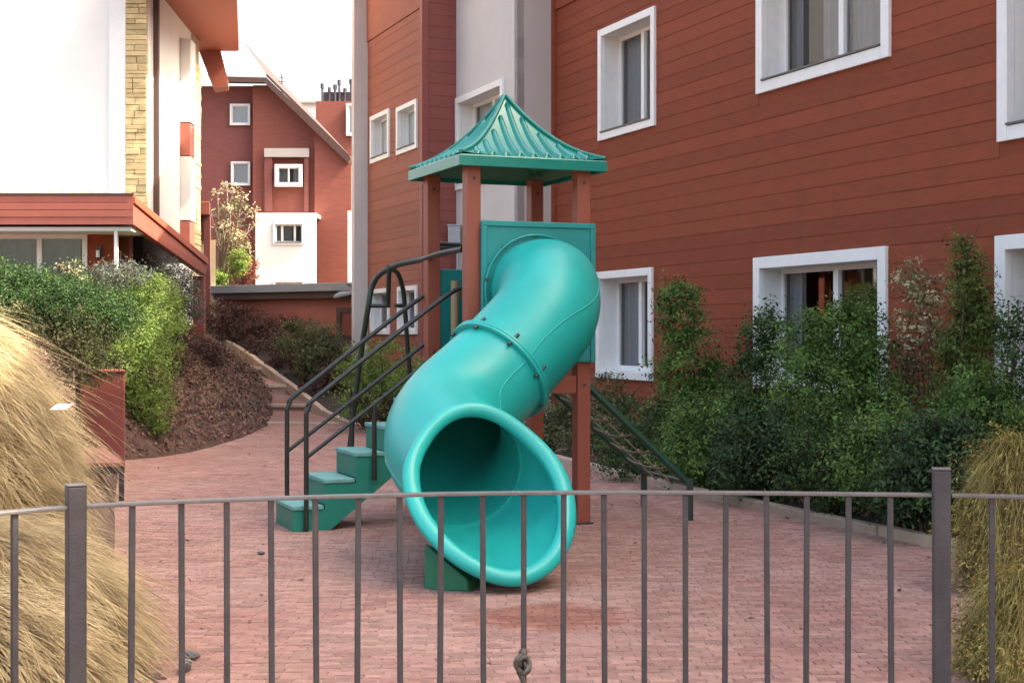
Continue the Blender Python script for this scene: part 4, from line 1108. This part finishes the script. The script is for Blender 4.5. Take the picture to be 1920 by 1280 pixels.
SEED = [100]
def plant(name, label, cat, base, blobs, n, leafmat, size=.04, stems=5, stem_r=.018, stemmat='stem', group=None, **kw):
    SEED[0] += 1; rs = np.random.default_rng(SEED[0])
    t = thing(name, base, label, cat, group)
    v, q = leaf_cloud(rs, blobs, n, size, **kw)
    np_mesh('foliage', v, q, M[leafmat], t, base=base)
    r2 = random.Random(SEED[0]); m = MB()
    bs = sorted(blobs, key=lambda b: b[2])
    for i in range(stems):
        b = bs[i % len(bs)]
        tip = Vector((b[0] + r2.uniform(-.5, .5) * b[3], b[1] + r2.uniform(-.5, .5) * b[4], b[2] + r2.uniform(.2, .9) * b[5]))
        s = Vector(base) + V(r2.uniform(-.12, .12), r2.uniform(-.12, .12), -.05)
        mid = s.lerp(tip, .5) + V(r2.uniform(-.08, .08), r2.uniform(-.08, .08), .05)
        pts = catmull([s, mid, tip], 5); m.tube(pts, [stem_r * (1 - .8 * j / (len(pts) - 1)) for j in range(len(pts))], 5)
        for _ in range(4):
            j = r2.randint(3, len(pts) - 2); tw_ = pts[j] + V(r2.uniform(-.3, .3), r2.uniform(-.3, .3), r2.uniform(.05, .3))
            m.tube([pts[j], pts[j].lerp(tw_, .5) + V(0, 0, .02), tw_], [stem_r * .45, stem_r * .3, stem_r * .12], 4)
    m.build('stem', M[stemmat], t)
    return t

def B(px, py, d, rx, rz, ry=None):      # a crown lobe centred where the photo shows it
    p = at(px, py, d); return (p.x, p.y, p.z, rx, ry or rx, rz)
def gnd(px, d, z=.08): return ((px - 960) * d / FPX, d, z)

GR_ = 'shrubs in the bed along the red facade'
plant('tall_shrub', 'tall dense green shrub growing just right of the lower small window', 'shrub', gnd(1300, 17),
      [B(1278, 590, 17, .28, .40), B(1288, 690, 17, .42, .50), B(1305, 790, 16.8, .50, .45), B(1262, 560, 17, .18, .22), B(1330, 740, 17, .35, .4)], 15000, 'leaf_mid', .046, group=GR_)
plant('tall_shrub', 'narrow upright shrub in front of the left jamb of the large lower window', 'shrub', gnd(1425, 15.6),
      [B(1425, 640, 15.6, .24, .34), B(1415, 720, 15.6, .34, .36), B(1400, 800, 15.4, .42, .40), B(1440, 610, 15.6, .13, .22)], 11000, 'leaf_dark', .042, group=GR_)
plant('broad_shrub', 'broad bushy green shrub covering the lower half of the large window', 'shrub', gnd(1580, 14.2),
      [B(1520, 650, 14.3, .36, .34), B(1590, 650, 14.2, .40, .42), B(1650, 700, 14.2, .32, .38), B(1600, 580, 14.3, .20, .22), B(1550, 740, 14, .55, .45), B(1640, 790, 13.8, .45, .40), B(1500, 800, 14.2, .42, .38)], 26000, 'leaf_mid', .042, stems=8, group=GR_)
plant('slender_tree', 'slender green sapling rising highest beside the far right lower window', 'sapling', gnd(1800, 13.2),
      [B(1808, 470, 13.2, .10, .20), B(1818, 530, 13.2, .18, .24), B(1826, 590, 13.2, .20, .26), B(1800, 660, 13.2, .22, .26), B(1790, 740, 13.2, .2, .28), B(1850, 620, 13.2, .14, .2)], 7500, 'leaf_sapling', .046, stems=6, stem_r=.016, inner=.2, clump=14, spread=.05, group=GR_)
tb = plant('flowering_sapling', 'thin sapling with cream blossom standing between the large window and the slender tree', 'sapling', gnd(1722, 13.8),
      [B(1705, 520, 13.8, .10, .16), B(1735, 535, 13.8, .18, .18), B(1720, 600, 13.8, .22, .26), B(1715, 690, 13.8, .20, .30)], 1900, 'leaf_olive', .035, stems=7, stem_r=.010, inner=.2, clump=6, spread=.06, group=GR_)
v, q = leaf_cloud(np.random.default_rng(7), [B(1705, 515, 13.75, .13, .18), B(1735, 540, 13.75, .24, .2), B(1720, 610, 13.75, .24, .25)], 620, .045, clump=9, spread=.03, inner=.3)
np_mesh('blossom', v, q, M['blossom'], tb, base=tuple(tb.location))
plant('rounded_shrub', 'rounded bright green shrub at the foot of the far right window', 'shrub', gnd(1845, 12.0),
      [B(1835, 740, 12, .26, .26), B(1865, 790, 11.9, .32, .3), B(1800, 830, 11.9, .34, .28)], 11000, 'leaf_mid', .038, group=GR_)
plant('wispy_shrub', 'wispy dark twigged shrub in front of the white jamb at the right edge', 'shrub', gnd(1900, 12.6),
      [B(1905, 600, 12.6, .14, .2), B(1915, 690, 12.6, .24, .34), B(1890, 640, 12.6, .1, .25), B(1930, 780, 12.5, .3, .3)], 3200, 'leaf_dark', .04, stems=9, stem_r=.013, inner=.2, clump=10, spread=.06, group=GR_)
# low front hedge: separate bushes
low = [(1215, 850, 15.6, 'low dark bush at the foot of the rope ramp'), (1330, 860, 14.5, 'low dark bush in front of the tall shrub by the small window'), (1440, 870, 13.4, 'low dark bush below the narrow upright shrub'),
       (1560, 880, 12.4, 'low dark bush below the middle of the large window'), (1680, 880, 11.6, 'low dark bush left of the right fence post'), (1760, 900, 11.0, 'low dark bush right behind the top of the right fence post')]
for i, (px, py, d, lb) in enumerate(low):
    plant('low_bush', lb, 'bush', gnd(px, d), [B(px - 30, py - 10, d, .42, .38), B(px + 35, py + 10, d, .42, .36), B(px, py - 50, d + .2, .36, .34)], (8200, 9400, 7800)[i % 3], ('leaf_dark', 'leaf_mid', 'leaf_deep')[i % 3], (.036, .044, .05)[i % 3], stems=6, group=GR_, clump=(34, 48, 24)[i % 3], spread=(.06, .075, .05)[i % 3], inner=.35)
plant('olive_bush', 'olive green bush behind the right tower post', 'bush', gnd(1045, 19.2),
      [B(1040, 790, 19.2, .42, .36), B(1030, 830, 19, .36, .3), B(1075, 800, 19.3, .4, .4)], 8500, 'leaf_olive', .045)
plant('olive_bush', 'pale olive bush under the lower small window', 'bush', gnd(1150, 18.6),
      [B(1140, 740, 18.8, .28, .26), B(1170, 790, 18.6, .42, .36), B(1125, 820, 18.2, .46, .36), B(1205, 830, 17.6, .38, .3)], 10500, 'leaf_olive', .045)
plant('green_bush', 'light green bush seen behind the stair handrails', 'bush', gnd(705, 23.3, .2),
      [B(680, 690, 23.5, .45, .36), B(730, 680, 23, .42, .36), B(705, 740, 23.2, .65, .4), B(790, 720, 22.5, .5, .4)], 9000, 'leaf_light', .05)
plant('green_bush', 'round green bush in front of the annex door', 'bush', gnd(578, 28, .6),
      [B(565, 640, 28.4, .48, .42), B(605, 645, 28, .46, .42), B(600, 680, 27.8, .48, .36)], 9500, 'leaf_olive', .055)
for i, (bl, lb) in enumerate([
        ([B(400, 600, 33, .8, .42), B(450, 615, 32.4, .7, .45)], 'purple brown shrub mass just right of the rear red post'),
        ([B(505, 622, 31.5, .7, .40), B(545, 650, 30, .5, .40), B(492, 655, 30.8, .4, .26), B(535, 680, 29.4, .36, .24)], 'purple brown shrub mass above the bend of the stepped path'),
        ([B(640, 705, 27.3, .5, .36), B(612, 690, 28.2, .42, .36), B(598, 728, 27.0, .34, .24), B(565, 700, 28.6, .34, .26)], 'purple brown shrub mass below the round green bush'),
        ([B(692, 740, 25.8, .42, .34), B(715, 775, 24, .42, .26), B(745, 790, 23.0, .45, .24)], 'purple brown low shrub behind the stair handrail posts')]):
    plant('brown_shrub', lb, 'shrub', (bl[0][0], bl[0][1], .8), bl, 8500, 'leaf_brown', .055, stems=5, group='purple brown shrubs beside the path')

# left bank: dark hedge, light bushes, grey bushes
for i, (px, py, d, lb) in enumerate([(20, 540, 16.2, 'dark green hedge bush at the far left edge above the dry grass'), (95, 555, 16.4, 'dark green hedge bush below the patio glass'), (175, 575, 16.8, 'dark green hedge bush beside the light green bush')]):
    plant('hedge_bush', lb, 'hedge bush', tuple(at(px, py + 70, d)), [B(px - 25, py, d, .42, .30), B(px + 30, py + 12, d, .40, .28), B(px, py + 28, d - .3, .42, .26)], 11000, 'leaf_hedge', .036, group='dark hedge bushes along the bank')
plant('light_bush', 'large bright green bush on the bank above the red pier', 'bush', tuple(bank_point(19.3, .8)),
      [B(225, 640, 19.4, .62, .42), B(290, 620, 19.8, .42, .40), B(255, 700, 19.2, .55, .42), B(280, 760, 19.0, .36, .34), B(180, 660, 19.2, .34, .3)], 21000, 'leaf_light', .042, stems=8)
plant('light_bush', 'yellow green feathery bush below the small red door', 'bush', tuple(bank_point(22.2, 1.2)),
      [B(215, 555, 22.2, .60, .34), B(270, 560, 22.2, .55, .40), B(300, 590, 22, .4, .36)], 13000, 'leaf_light', .045)
plant('grey_bush', 'blue grey bush left of the rear red post', 'bush', tuple(bank_point(24.5, 1.5)),
      [B(320, 535, 24.5, .42, .38), B(345, 565, 24.3, .34, .36), B(280, 510, 24.6, .4, .25)], 8500, 'leaf_grey', .045)
plant('grey_bush', 'purple grey bush with pale flowers below the wall lamp', 'bush', tuple(bank_point(21.2, 2.0)),
      [B(185, 520, 21.2, .36, .16), B(230, 515, 21.4, .38, .2)], 3600, 'leaf_grey', .04, clump=14)
wf = plant('white_flower_bush', 'small bush with cream flowers in front of the patio glass', 'bush', tuple(at(140, 535, 20.5)),
      [B(135, 505, 20.5, .16, .14), B(150, 525, 20.5, .2, .12)], 700, 'leaf_hedge', .04, stems=3, clump=8)
v, q = leaf_cloud(np.random.default_rng(17), [B(130, 500, 20.4, .14, .13), B(150, 512, 20.4, .14, .12)], 220, .045, clump=9, spread=.03)
np_mesh('blossom', v, q, M['blossom'], wf, base=tuple(wf.location))

# leaf litter on the bank
rs = np.random.default_rng(5); n = 30000
ys = rs.uniform(15.5, 32, n); wsn = rs.uniform(0.0, 1, n) ** .8 * 2.2
pos = np.array([bank_point(float(a), float(b)) for a, b in zip(ys, wsn)]); pos[:, 2] += rs.uniform(.0, .11, n)
v, q = leaf_arrays(rs, pos, np.tile(np.array([[.5, -.3, .9]]), (n, 1)), .062, .5)
tag(np_mesh('leaf_litter', v, q, M['litter']), kind='stuff')
n = 3000; ys = rs.uniform(16, 31, n); wsn = rs.uniform(.1, 1, n) * 2.1
pos = np.array([bank_point(float(a), float(b)) for a, b in zip(ys, wsn)]); az_ = rs.uniform(0, 6.28, n)
v, q = strands(rs, pos, np.stack([np.cos(az_), np.sin(az_)], 1), .28, .009, .75, .6, seg=3, curl=.4)
tag(np_mesh('twig_litter', v, q, M['leaf_olive']), kind='stuff')
# a little litter in the facade bed
n = 3000; ys = rs.uniform(9, 23, n)
pos = np.array([(edge_x(KERB, float(y)) + .2 + rs.uniform(0, .9), y, .10 + rs.uniform(0, .03)) for y in ys])
v, q = leaf_arrays(rs, pos, np.tile(np.array([[0, 0, 1.6]]), (n, 1)), .06, .6)
tag(np_mesh('bed_litter', v, q, M['litter']), kind='stuff')

n = 170; pos = []
while len(pos) < n:
    y = rs.uniform(6.5, 24); x = rs.uniform(edge_x(LEDGE, y), edge_x(KERB, y)); e_ = min(x - edge_x(LEDGE, y), edge_x(KERB, y) - x)
    if rs.uniform() < math.exp(-e_ * 1.2) + .08: pos.append((x, y, .014 + rs.uniform(0, .006)))
pos = np.array(pos)
v, q = leaf_arrays(rs, pos, np.tile(np.array([[0, 0, 3.0]]), (n, 1)), .045, .6)
tag(np_mesh('fallen_leaves', v, q, M['litter']), kind='stuff')
# low twiggy growth on the bank
for i, (y, w_, lb) in enumerate(((18.9, .95, 'twiggy brown low shrub at the corner of the bank beside the red pier'), (21.5, 1.25, 'twiggy brown low shrub halfway up the leaf covered bank'), (24.5, 1.3, 'twiggy brown low shrub on the bank below the rear red post'))):
    p = bank_point(y, w_)
    plant('twiggy_shrub', lb, 'shrub', tuple(p), [(p.x, p.y, p.z + .12, .42, .5, .22), (p.x + .25, p.y + .3, p.z, .35, .45, .2)], 3500, 'leaf_brown', .045, stems=9, stem_r=.009, inner=.2, clump=9, spread=.06, group='twiggy shrubs on the bank')
p = at(128, 625, 16.0)
plant('twiggy_shrub', 'pale twiggy shrub between the top of the dry grass and the hedge', 'shrub', tuple(p - V(0, 0, .3)), [(p.x, p.y, p.z, .5, .4, .26), (p.x - .6, p.y - .6, p.z + .1, .5, .4, .26), (p.x + .2, p.y, p.z - .3, .4, .4, .3)], 6500, 'leaf_olive', .04, stems=9, stem_r=.009, inner=.2, clump=10, spread=.06)

# blossom tree behind the annex
tt = thing('blossom_tree', (hx(430, 37), 37, 0), 'bare thin tree with cream blossom in front of the gable house', 'tree')
r2 = random.Random(3); m = MB()
trunk0 = V(hx(425, 37), 37, 0)
tips = []
for (px, py) in ((395, 400), (408, 365), (425, 345), (440, 350), (455, 370), (470, 395), (480, 420), (415, 420), (445, 440), (432, 390), (400, 450), (465, 460)):
    tip = at(px, py, 37 + r2.uniform(-.5, .5)); fork = at(415 + r2.uniform(-6, 12), 520 - r2.uniform(0, 30), 37)
    mid = fork.lerp(tip, .55) + V(r2.uniform(-.12, .12), 0, .05)
    pts = catmull([trunk0 + V(0, 0, 1.2), fork, mid, tip], 5)
    m.tube(pts, [.045 * (1 - .75 * j / (len(pts) - 1)) for j in range(len(pts))], 5); tips.append(tip)
    for _ in range(6):
        j = r2.randint(6, len(pts) - 2); e_ = pts[j] + V(r2.uniform(-.3, .3), r2.uniform(-.2, .2), r2.uniform(.0, .4))
        m.tube([pts[j], e_], [.013, .006], 4)
m.tube([trunk0, trunk0 + V(.02, 0, 1.3)], .07, 8)
m.build('trunk', M['stem_pale'], tt)
v, q = leaf_cloud(np.random.default_rng(23), [(p.x, p.y, p.z, .16, .16, .14) for p in tips], 420, .08, clump=5, spread=.06, inner=.3)
np_mesh('blossom', v, q, M['blossom'], tt, base=tuple(tt.location))
v, q = leaf_cloud(np.random.default_rng(24), [B(445, 470, 37, .4, .55), B(420, 430, 37, .3, .5), B(440, 390, 37, .4, .4)], 750, .085, clump=7, spread=.09, inner=.1)
np_mesh('foliage', v, q, M['leaf_olive'], tt, base=tuple(tt.location))
plant('red_shrub', 'red brown leafed shrub beside the white bay of the gable house', 'shrub', (hx(455, 38), 38, 0), [B(455, 505, 38, .35, .5), B(440, 450, 38, .3, .4)], 2600, 'leaf_redbrown', .08)
plant('roof_edge_bush', 'small bright green bush peeping over the left end of the annex roof', 'bush', (hx(408, 36.5), 36.5, 2.0), [B(405, 520, 36.5, .34, .22), B(448, 490, 36.6, .22, .3)], 2600, 'leaf_light', .07)
# weeds on the red wing's roof
rs = np.random.default_rng(9); n = 700
pos = np.stack([rs.uniform(-8, rx - .3, n), rs.uniform(22.1, 23.2, n), ztop + rs.uniform(-.05, .12, n) * rs.uniform(0, 1, n)], 1)
v, q = leaf_arrays(rs, pos, np.tile(np.array([[1.0, -.5, .1]]), (n, 1)), .10, .18)
tag(np_mesh('roof_weeds', v, q, M['weed']), kind='stuff')

# ------------------------------------------------------------------ ornamental grasses and golden shrubs
def tussock(name, label, c, rx, ry, h, n, length, width, flow, material, core='straw_core', lift=.35, droop=.75, group=None, cat='ornamental grass', zmin=0.0):
    SEED[0] += 1; rs = np.random.default_rng(SEED[0])
    t = thing(name, c, label, cat, group)
    # core dome
    K, J = 9, 20; vs_, fs = [], []
    for i in range(K + 1):
        a = i / K * math.pi / 2
        for j in range(J):
            b = 2 * math.pi * j / J; wob = 1 + .06 * math.sin(3 * b + i) + .04 * math.sin(7 * b)
            vs_.append((c[0] + rx * .93 * wob * math.cos(a) * math.cos(b), c[1] + ry * .93 * wob * math.cos(a) * math.sin(b), c[2] - .05 + h * .92 * math.sin(a)))
    for i in range(K):
        for j in range(J): fs.append((i * J + j, i * J + (j + 1) % J, (i + 1) * J + (j + 1) % J, (i + 1) * J + j))
    m = MB(); m.add(vs_, fs, True); m.build('thatch', M[core], t)
    az = rs.uniform(0, 2 * math.pi, n); el = np.arcsin(rs.uniform(0.02, 1, n) ** 1.0)
    # wavy locks: neighbouring blades share a direction
    lock = .55 * np.sin(az * 5 + el * 4) + .35 * np.sin(az * 11 - el * 7)
    roots = np.stack([c[0] + rx * .95 * np.cos(el) * np.cos(az), c[1] + ry * .95 * np.cos(el) * np.sin(az), c[2] + h * .95 * np.sin(el) - .03], 1)
    out = np.stack([np.cos(az + lock * .7), np.sin(az + lock * .7)], 1) * np.cos(el)[:, None] + np.array(flow)[None, :] * (.35 + np.sin(el))[:, None] + rs.normal(0, .14, (n, 2))
    out /= np.linalg.norm(out, axis=1)[:, None] + 1e-6
    v, q = strands(rs, roots, out, length * (.4 + .6 * np.sin(el)), width, lift * (.25 + np.sin(el)), droop * (1.05 - .25 * np.sin(el)))
    if cat != 'shrub':      # loose longer strands over the thatch
        k = n // 9; sel = rs.choice(n, k, replace=False)
        v2, q2 = strands(rs, roots[sel], out[sel], length * 1.35 * (.5 + .5 * np.sin(el[sel])), width * 1.7, lift * .35 * (.5 + np.sin(el[sel])), droop * .9, curl=.5)
        q = np.concatenate([q, q2 + len(v)]); v = np.concatenate([v, v2])
    v[:, 2] = np.maximum(v[:, 2], zmin + .004)
    np_mesh('blades', v, q, M[material], t, base=c)
    return t

tussock('grass_mound', 'tall straw coloured grass mound at the left edge under the hedge', (-4.60, 9.7, .0), 1.56, 1.5, 2.08, 26000, .56, .006, (.6, -.45), 'straw', lift=.35, droop=.8)
tussock('grass_tussock', 'drooping dry grass tussock behind the left fence post', (-2.68, 6.8, 0), .74, .85, .76, 14000, .5, .005, (.8, -.35), 'straw_base', lift=.35, droop=.85)
tussock('grass_tussock', 'greenish dry grass clump behind the leftmost baluster at the frame edge', (-2.4, 5.8, 0), .66, .5, .56, 7000, .5, .0065, (.7, -.4), 'straw_base', lift=.45, droop=.9)
for (c, rx_, ry_, h, lb, n) in (((3.12, 8.9, .1), .32, .36, .90, 'golden weeping shrub right of the right fence post', 4200), ((2.42, 6.75, 0), .24, .36, .50, 'golden brown weeping shrub at the lower right corner', 5200)):
    t = tussock('weeping_shrub', lb, c, rx_, ry_, h, n, .20, .008, (-.2, -.3), 'leaf_gold', core='leaf_core' if False else 'straw_core', lift=.75, droop=1.35, cat='shrub', group='golden weeping shrubs by the fence')
    rs = np.random.default_rng(int(n)); 
    v, q = leaf_cloud(rs, [(c[0], c[1], c[2] + h * .45, rx_ * 1.15, ry_ * 1.15, h * .6), (c[0] - .1, c[1] - .1, c[2] + h * .25, rx_ * 1.2, ry_ * 1.1, h * .35)], 9000, .028, clump=14, spread=.045, inner=.6, aspect=.28, floor=.02)
    np_mesh('foliage', v, q, M['leaf_gold'], t, base=c)

# ------------------------------------------------------------------ pier, bench, bits
pr_ = thing('red_pier', (-4.7, 16.6, 0), 'rust red pier between the dry grass and the bright green bush', 'pier')
pd, pu = V(-.36, .93, 0), V(1, .12, 0).normalized()
p0 = V(hx(150, 16.5), 16.45, -.02); pw_ = hx(235, 16.5) - hx(150, 16.5)
m = MB(); m.frame(p0, pu * pw_, pd * .5, UPZ * (hz(699, 16.5) + .02)); m.build('block', M['red_panel'], pr_, bevel=.02)
m = MB(); m.frame(p0 - pu * .015 - pd * .015 + UPZ * (hz(699, 16.5) + .022), pu * (pw_ + .03), pd * .53, UPZ * .03); m.build('cap', M['red_panel'], pr_, bevel=.01)
bn = thing('garden_bench', (-3.9, 14.4, 0), 'red timber bench with a grey metal leg half hidden by the dry grass', 'bench')
bd, bu = V(-.36, .93, 0).normalized(), V(.97, .2, 0).normalized()
be = V(hx(235, 13.7), 13.7, 0)
for k in range(3):
    m = MB(); m.frame(be - bu * (.125 * (k + 1)) + UPZ * .335, bu * .115, bd * 1.85, UPZ * .04); m.build('slat', M['wood'], bn, bevel=.006)
for dd_ in (.03, 1.7):
    m = MB(); m.frame(be - bu * .052 + bd * dd_, bu * .045, bd * .05, UPZ * .333); m.build('leg', M['steel'], bn)
    m = MB(); m.frame(be - bu * .36 + bd * dd_, bu * .045, bd * .05, UPZ * .333); m.build('leg', M['steel'], bn)
m = MB(); m.frame(be - bu * .312 + bd * .035 + UPZ * .27, bu * .258, bd * .04, UPZ * .063); m.build('apron', M['steel'], bn)
sc_ = at(108, 768, 9.2)
m = MB(); m.frame(sc_ + V(-.05, 0, 0), V(.10, .01, .0), V(.02, .09, .03), V(0, 0, .003)); o = m.build('paper_scrap', M['paper'], base=tuple(sc_)); tag(o, 'small white paper scrap lying on the dry grass mound', 'paper scrap')
def pebble(name, c, s, label, cat, material, seed):
    r3 = random.Random(seed); m = MB(); vs_ = []; fs = []
    for i in range(5):
        a = -math.pi / 2 + math.pi * i / 4
        for j in range(8):
            b = 2 * math.pi * j / 8; k = 1 + r3.uniform(-.2, .2)
            vs_.append((c[0] + s[0] * k * math.cos(a) * math.cos(b), c[1] + s[1] * k * math.cos(a) * math.sin(b), c[2] + s[2] * (1 + math.sin(a))))
    for i in range(4):
        for j in range(8): fs.append((i * 8 + j, i * 8 + (j + 1) % 8, (i + 1) * 8 + (j + 1) % 8, (i + 1) * 8 + j))
    m.add(vs_, fs, False); o = m.build(name, material, base=c); return tag(o, label, cat)
pebble('stone', (hx(358, 7.05), 7.05, .005), (.045, .05, .02), 'dark flat stone beside the tip of the dry grass tussock', 'stone', M['flue'], 3)
pebble('stone', (hx(348, 6.8), 6.8, .005), (.03, .09, .03), 'long dark stone under the dry grass tussock by the second baluster', 'stone', M['flue'], 5)
pebble('wood_chip', (hx(489, 10.4), 10.4, .006), (.03, .03, .012), 'small dark chip lying alone on the paving below the stairs', 'chip', M['flue'], 4)
pebble('wood_chip', (hx(295, 13.6), 13.6, .006), (.03, .04, .012), 'tiny dark chip on the paving beside the bench', 'chip', M['flue'], 6)

# ------------------------------------------------------------------ railing in front
fence = thing('metal_railing', (-.1, 4.85, 0), 'dark grey metal railing with slim balusters across the foreground', 'railing')
RL = [(-1500, 1200, 3.3), (-260, 985, 4.15), (0, 961, 4.42), (127, 950, 4.57), (330, 940, 4.72), (600, 931, 4.86), (900, 924, 4.97), (1150, 922, 5.0), (1400, 923.5, 4.98), (1748, 927, 4.92), (1920, 931, 4.86), (2200, 940, 4.74), (3600, 1000, 4.05)]
ZR = 1.055
def fy(px):
    for a, b in zip(RL, RL[1:]):
        if a[0] <= px <= b[0]: return a[2] + (b[2] - a[2]) * (px - a[0]) / (b[0] - a[0])
    return RL[-1][2]
def fpt(px, z): d = fy(px); return V((px - 960) * d / FPX, d, z)
posts = [(142, 1.115), (1765, 1.135), (3300, 1.13)]
def tangent(px):
    a, b = fpt(px - 20, 0), fpt(px + 20, 0); return (b - a).normalized()
for px, zt in posts:
    p = fpt(px, 0); t = tangent(px); n_ = V(-t.y, t.x, 0)
    m = MB(); m.frame(p - t * .029 - n_ * .029, t * .058, n_ * .058, UPZ * zt); po = m.build('post', M['steel'], fence, bevel=.005)
    m = MB(); m.frame(p - t * .031 - n_ * .031 + UPZ * (zt + .001), t * .062, n_ * .062, UPZ * .006); m.build('post_cap', M['rail_top'], po, bevel=.003)
def rail(pa, pb, z0, z1, dep, name, material):
    k = 14; L_ = []
    for i in range(k + 1):
        px = pa + (pb - pa) * i / k; p = fpt(px, 0); t = tangent(px); n_ = V(-t.y, t.x, 0)
        sag = 0
        L_ += [p - n_ * dep + UPZ * (z0 + sag), p + n_ * dep + UPZ * (z0 + sag), p + n_ * dep + UPZ * (z1 + sag), p - n_ * dep + UPZ * (z1 + sag)]
    m = MB(); fs = [(i * 4 + j, (i + 1) * 4 + j, (i + 1) * 4 + (j + 1) % 4, i * 4 + (j + 1) % 4) for i in range(k) for j in range(4)] + [(0, 1, 2, 3), (k * 4 + 3, k * 4 + 2, k * 4 + 1, k * 4)]
    m.add(L_, fs); return m.build(name, material, fence, bevel=.003)
for a, b in ((-1400, 124), (160, 1747), (1783, 3281)):
    rail(a, b, ZR - .012, ZR, .021, 'top_rail', M['rail_top'])
    rail(a, b, .07, .09, .018, 'bottom_rail', M['steel'])
bal = [-140, -56, 27, 248, 340, 425, 508, 591, 672, 749, 827, 905, 982, 1057, 1132, 1208, 1285, 1361, 1437, 1513, 1591, 1669, 1860, 1945, 2030] + list(range(2115, 3260, 85)) + list(range(-1340, -200, 85))
for i, px in enumerate(bal):
    p = fpt(px, 0); t = tangent(px); n_ = V(-t.y, t.x, 0); lean = t * rng.uniform(-.006, .006)
    hw = .0095
    zb = .091
    m = MB()
    c0, c1 = p + lean + UPZ * zb, p + UPZ * (ZR - .0125)
    m.hexa([c0 - t * hw - n_ * hw, c0 + t * hw - n_ * hw, c0 + t * hw + n_ * hw, c0 - t * hw + n_ * hw, c1 - t * hw - n_ * hw, c1 + t * hw - n_ * hw, c1 + t * hw + n_ * hw, c1 - t * hw + n_ * hw])
    m.build('baluster', M['steel'], fence, bevel=.002)
# weathered knot clamped on one baluster
kp = at(980, 1243, fy(982) - .012)
kn = thing('metal_knot', kp, 'weathered knotted metal clasp on the baluster at the bottom centre', 'clasp')
m = MB()
for k, (rx_, rz_, tilt, yy) in enumerate(((.026, .030, .5, -.012), (.022, .026, -.6, -.02), (.016, .02, 1.2, -.006))):
    pts = [kp + V(rx_ * math.cos(a) * math.cos(tilt) - rz_ * math.sin(a) * math.sin(tilt) * .5, yy + .012 * math.sin(2 * a), rz_ * math.sin(a) + rx_ * math.cos(a) * math.sin(tilt) * .5) for a in [2 * math.pi * i / 24 for i in range(25)]]
    m.tube(pts, .0085 - .001 * k, 8, caps=False)
m.build('coil', M['knot'], kn)
m = MB(); m.tube(catmull([kp + V(-.012, -.012, -.02), kp + V(-.002, -.016, -.045), kp + V(.006, -.014, -.075), kp + V(.002, -.012, -.10)], 6), [.013 - .0004 * i for i in range(19)], 8); m.build('tail', M['knot'], kn)
m = MB(); m.tube([kp + V(0, 0, .025), kp + V(.002, 0, .042), kp + V(0, 0, .052)], [.014, .016, .008], 8); m.build('collar', M['knot'], kn)
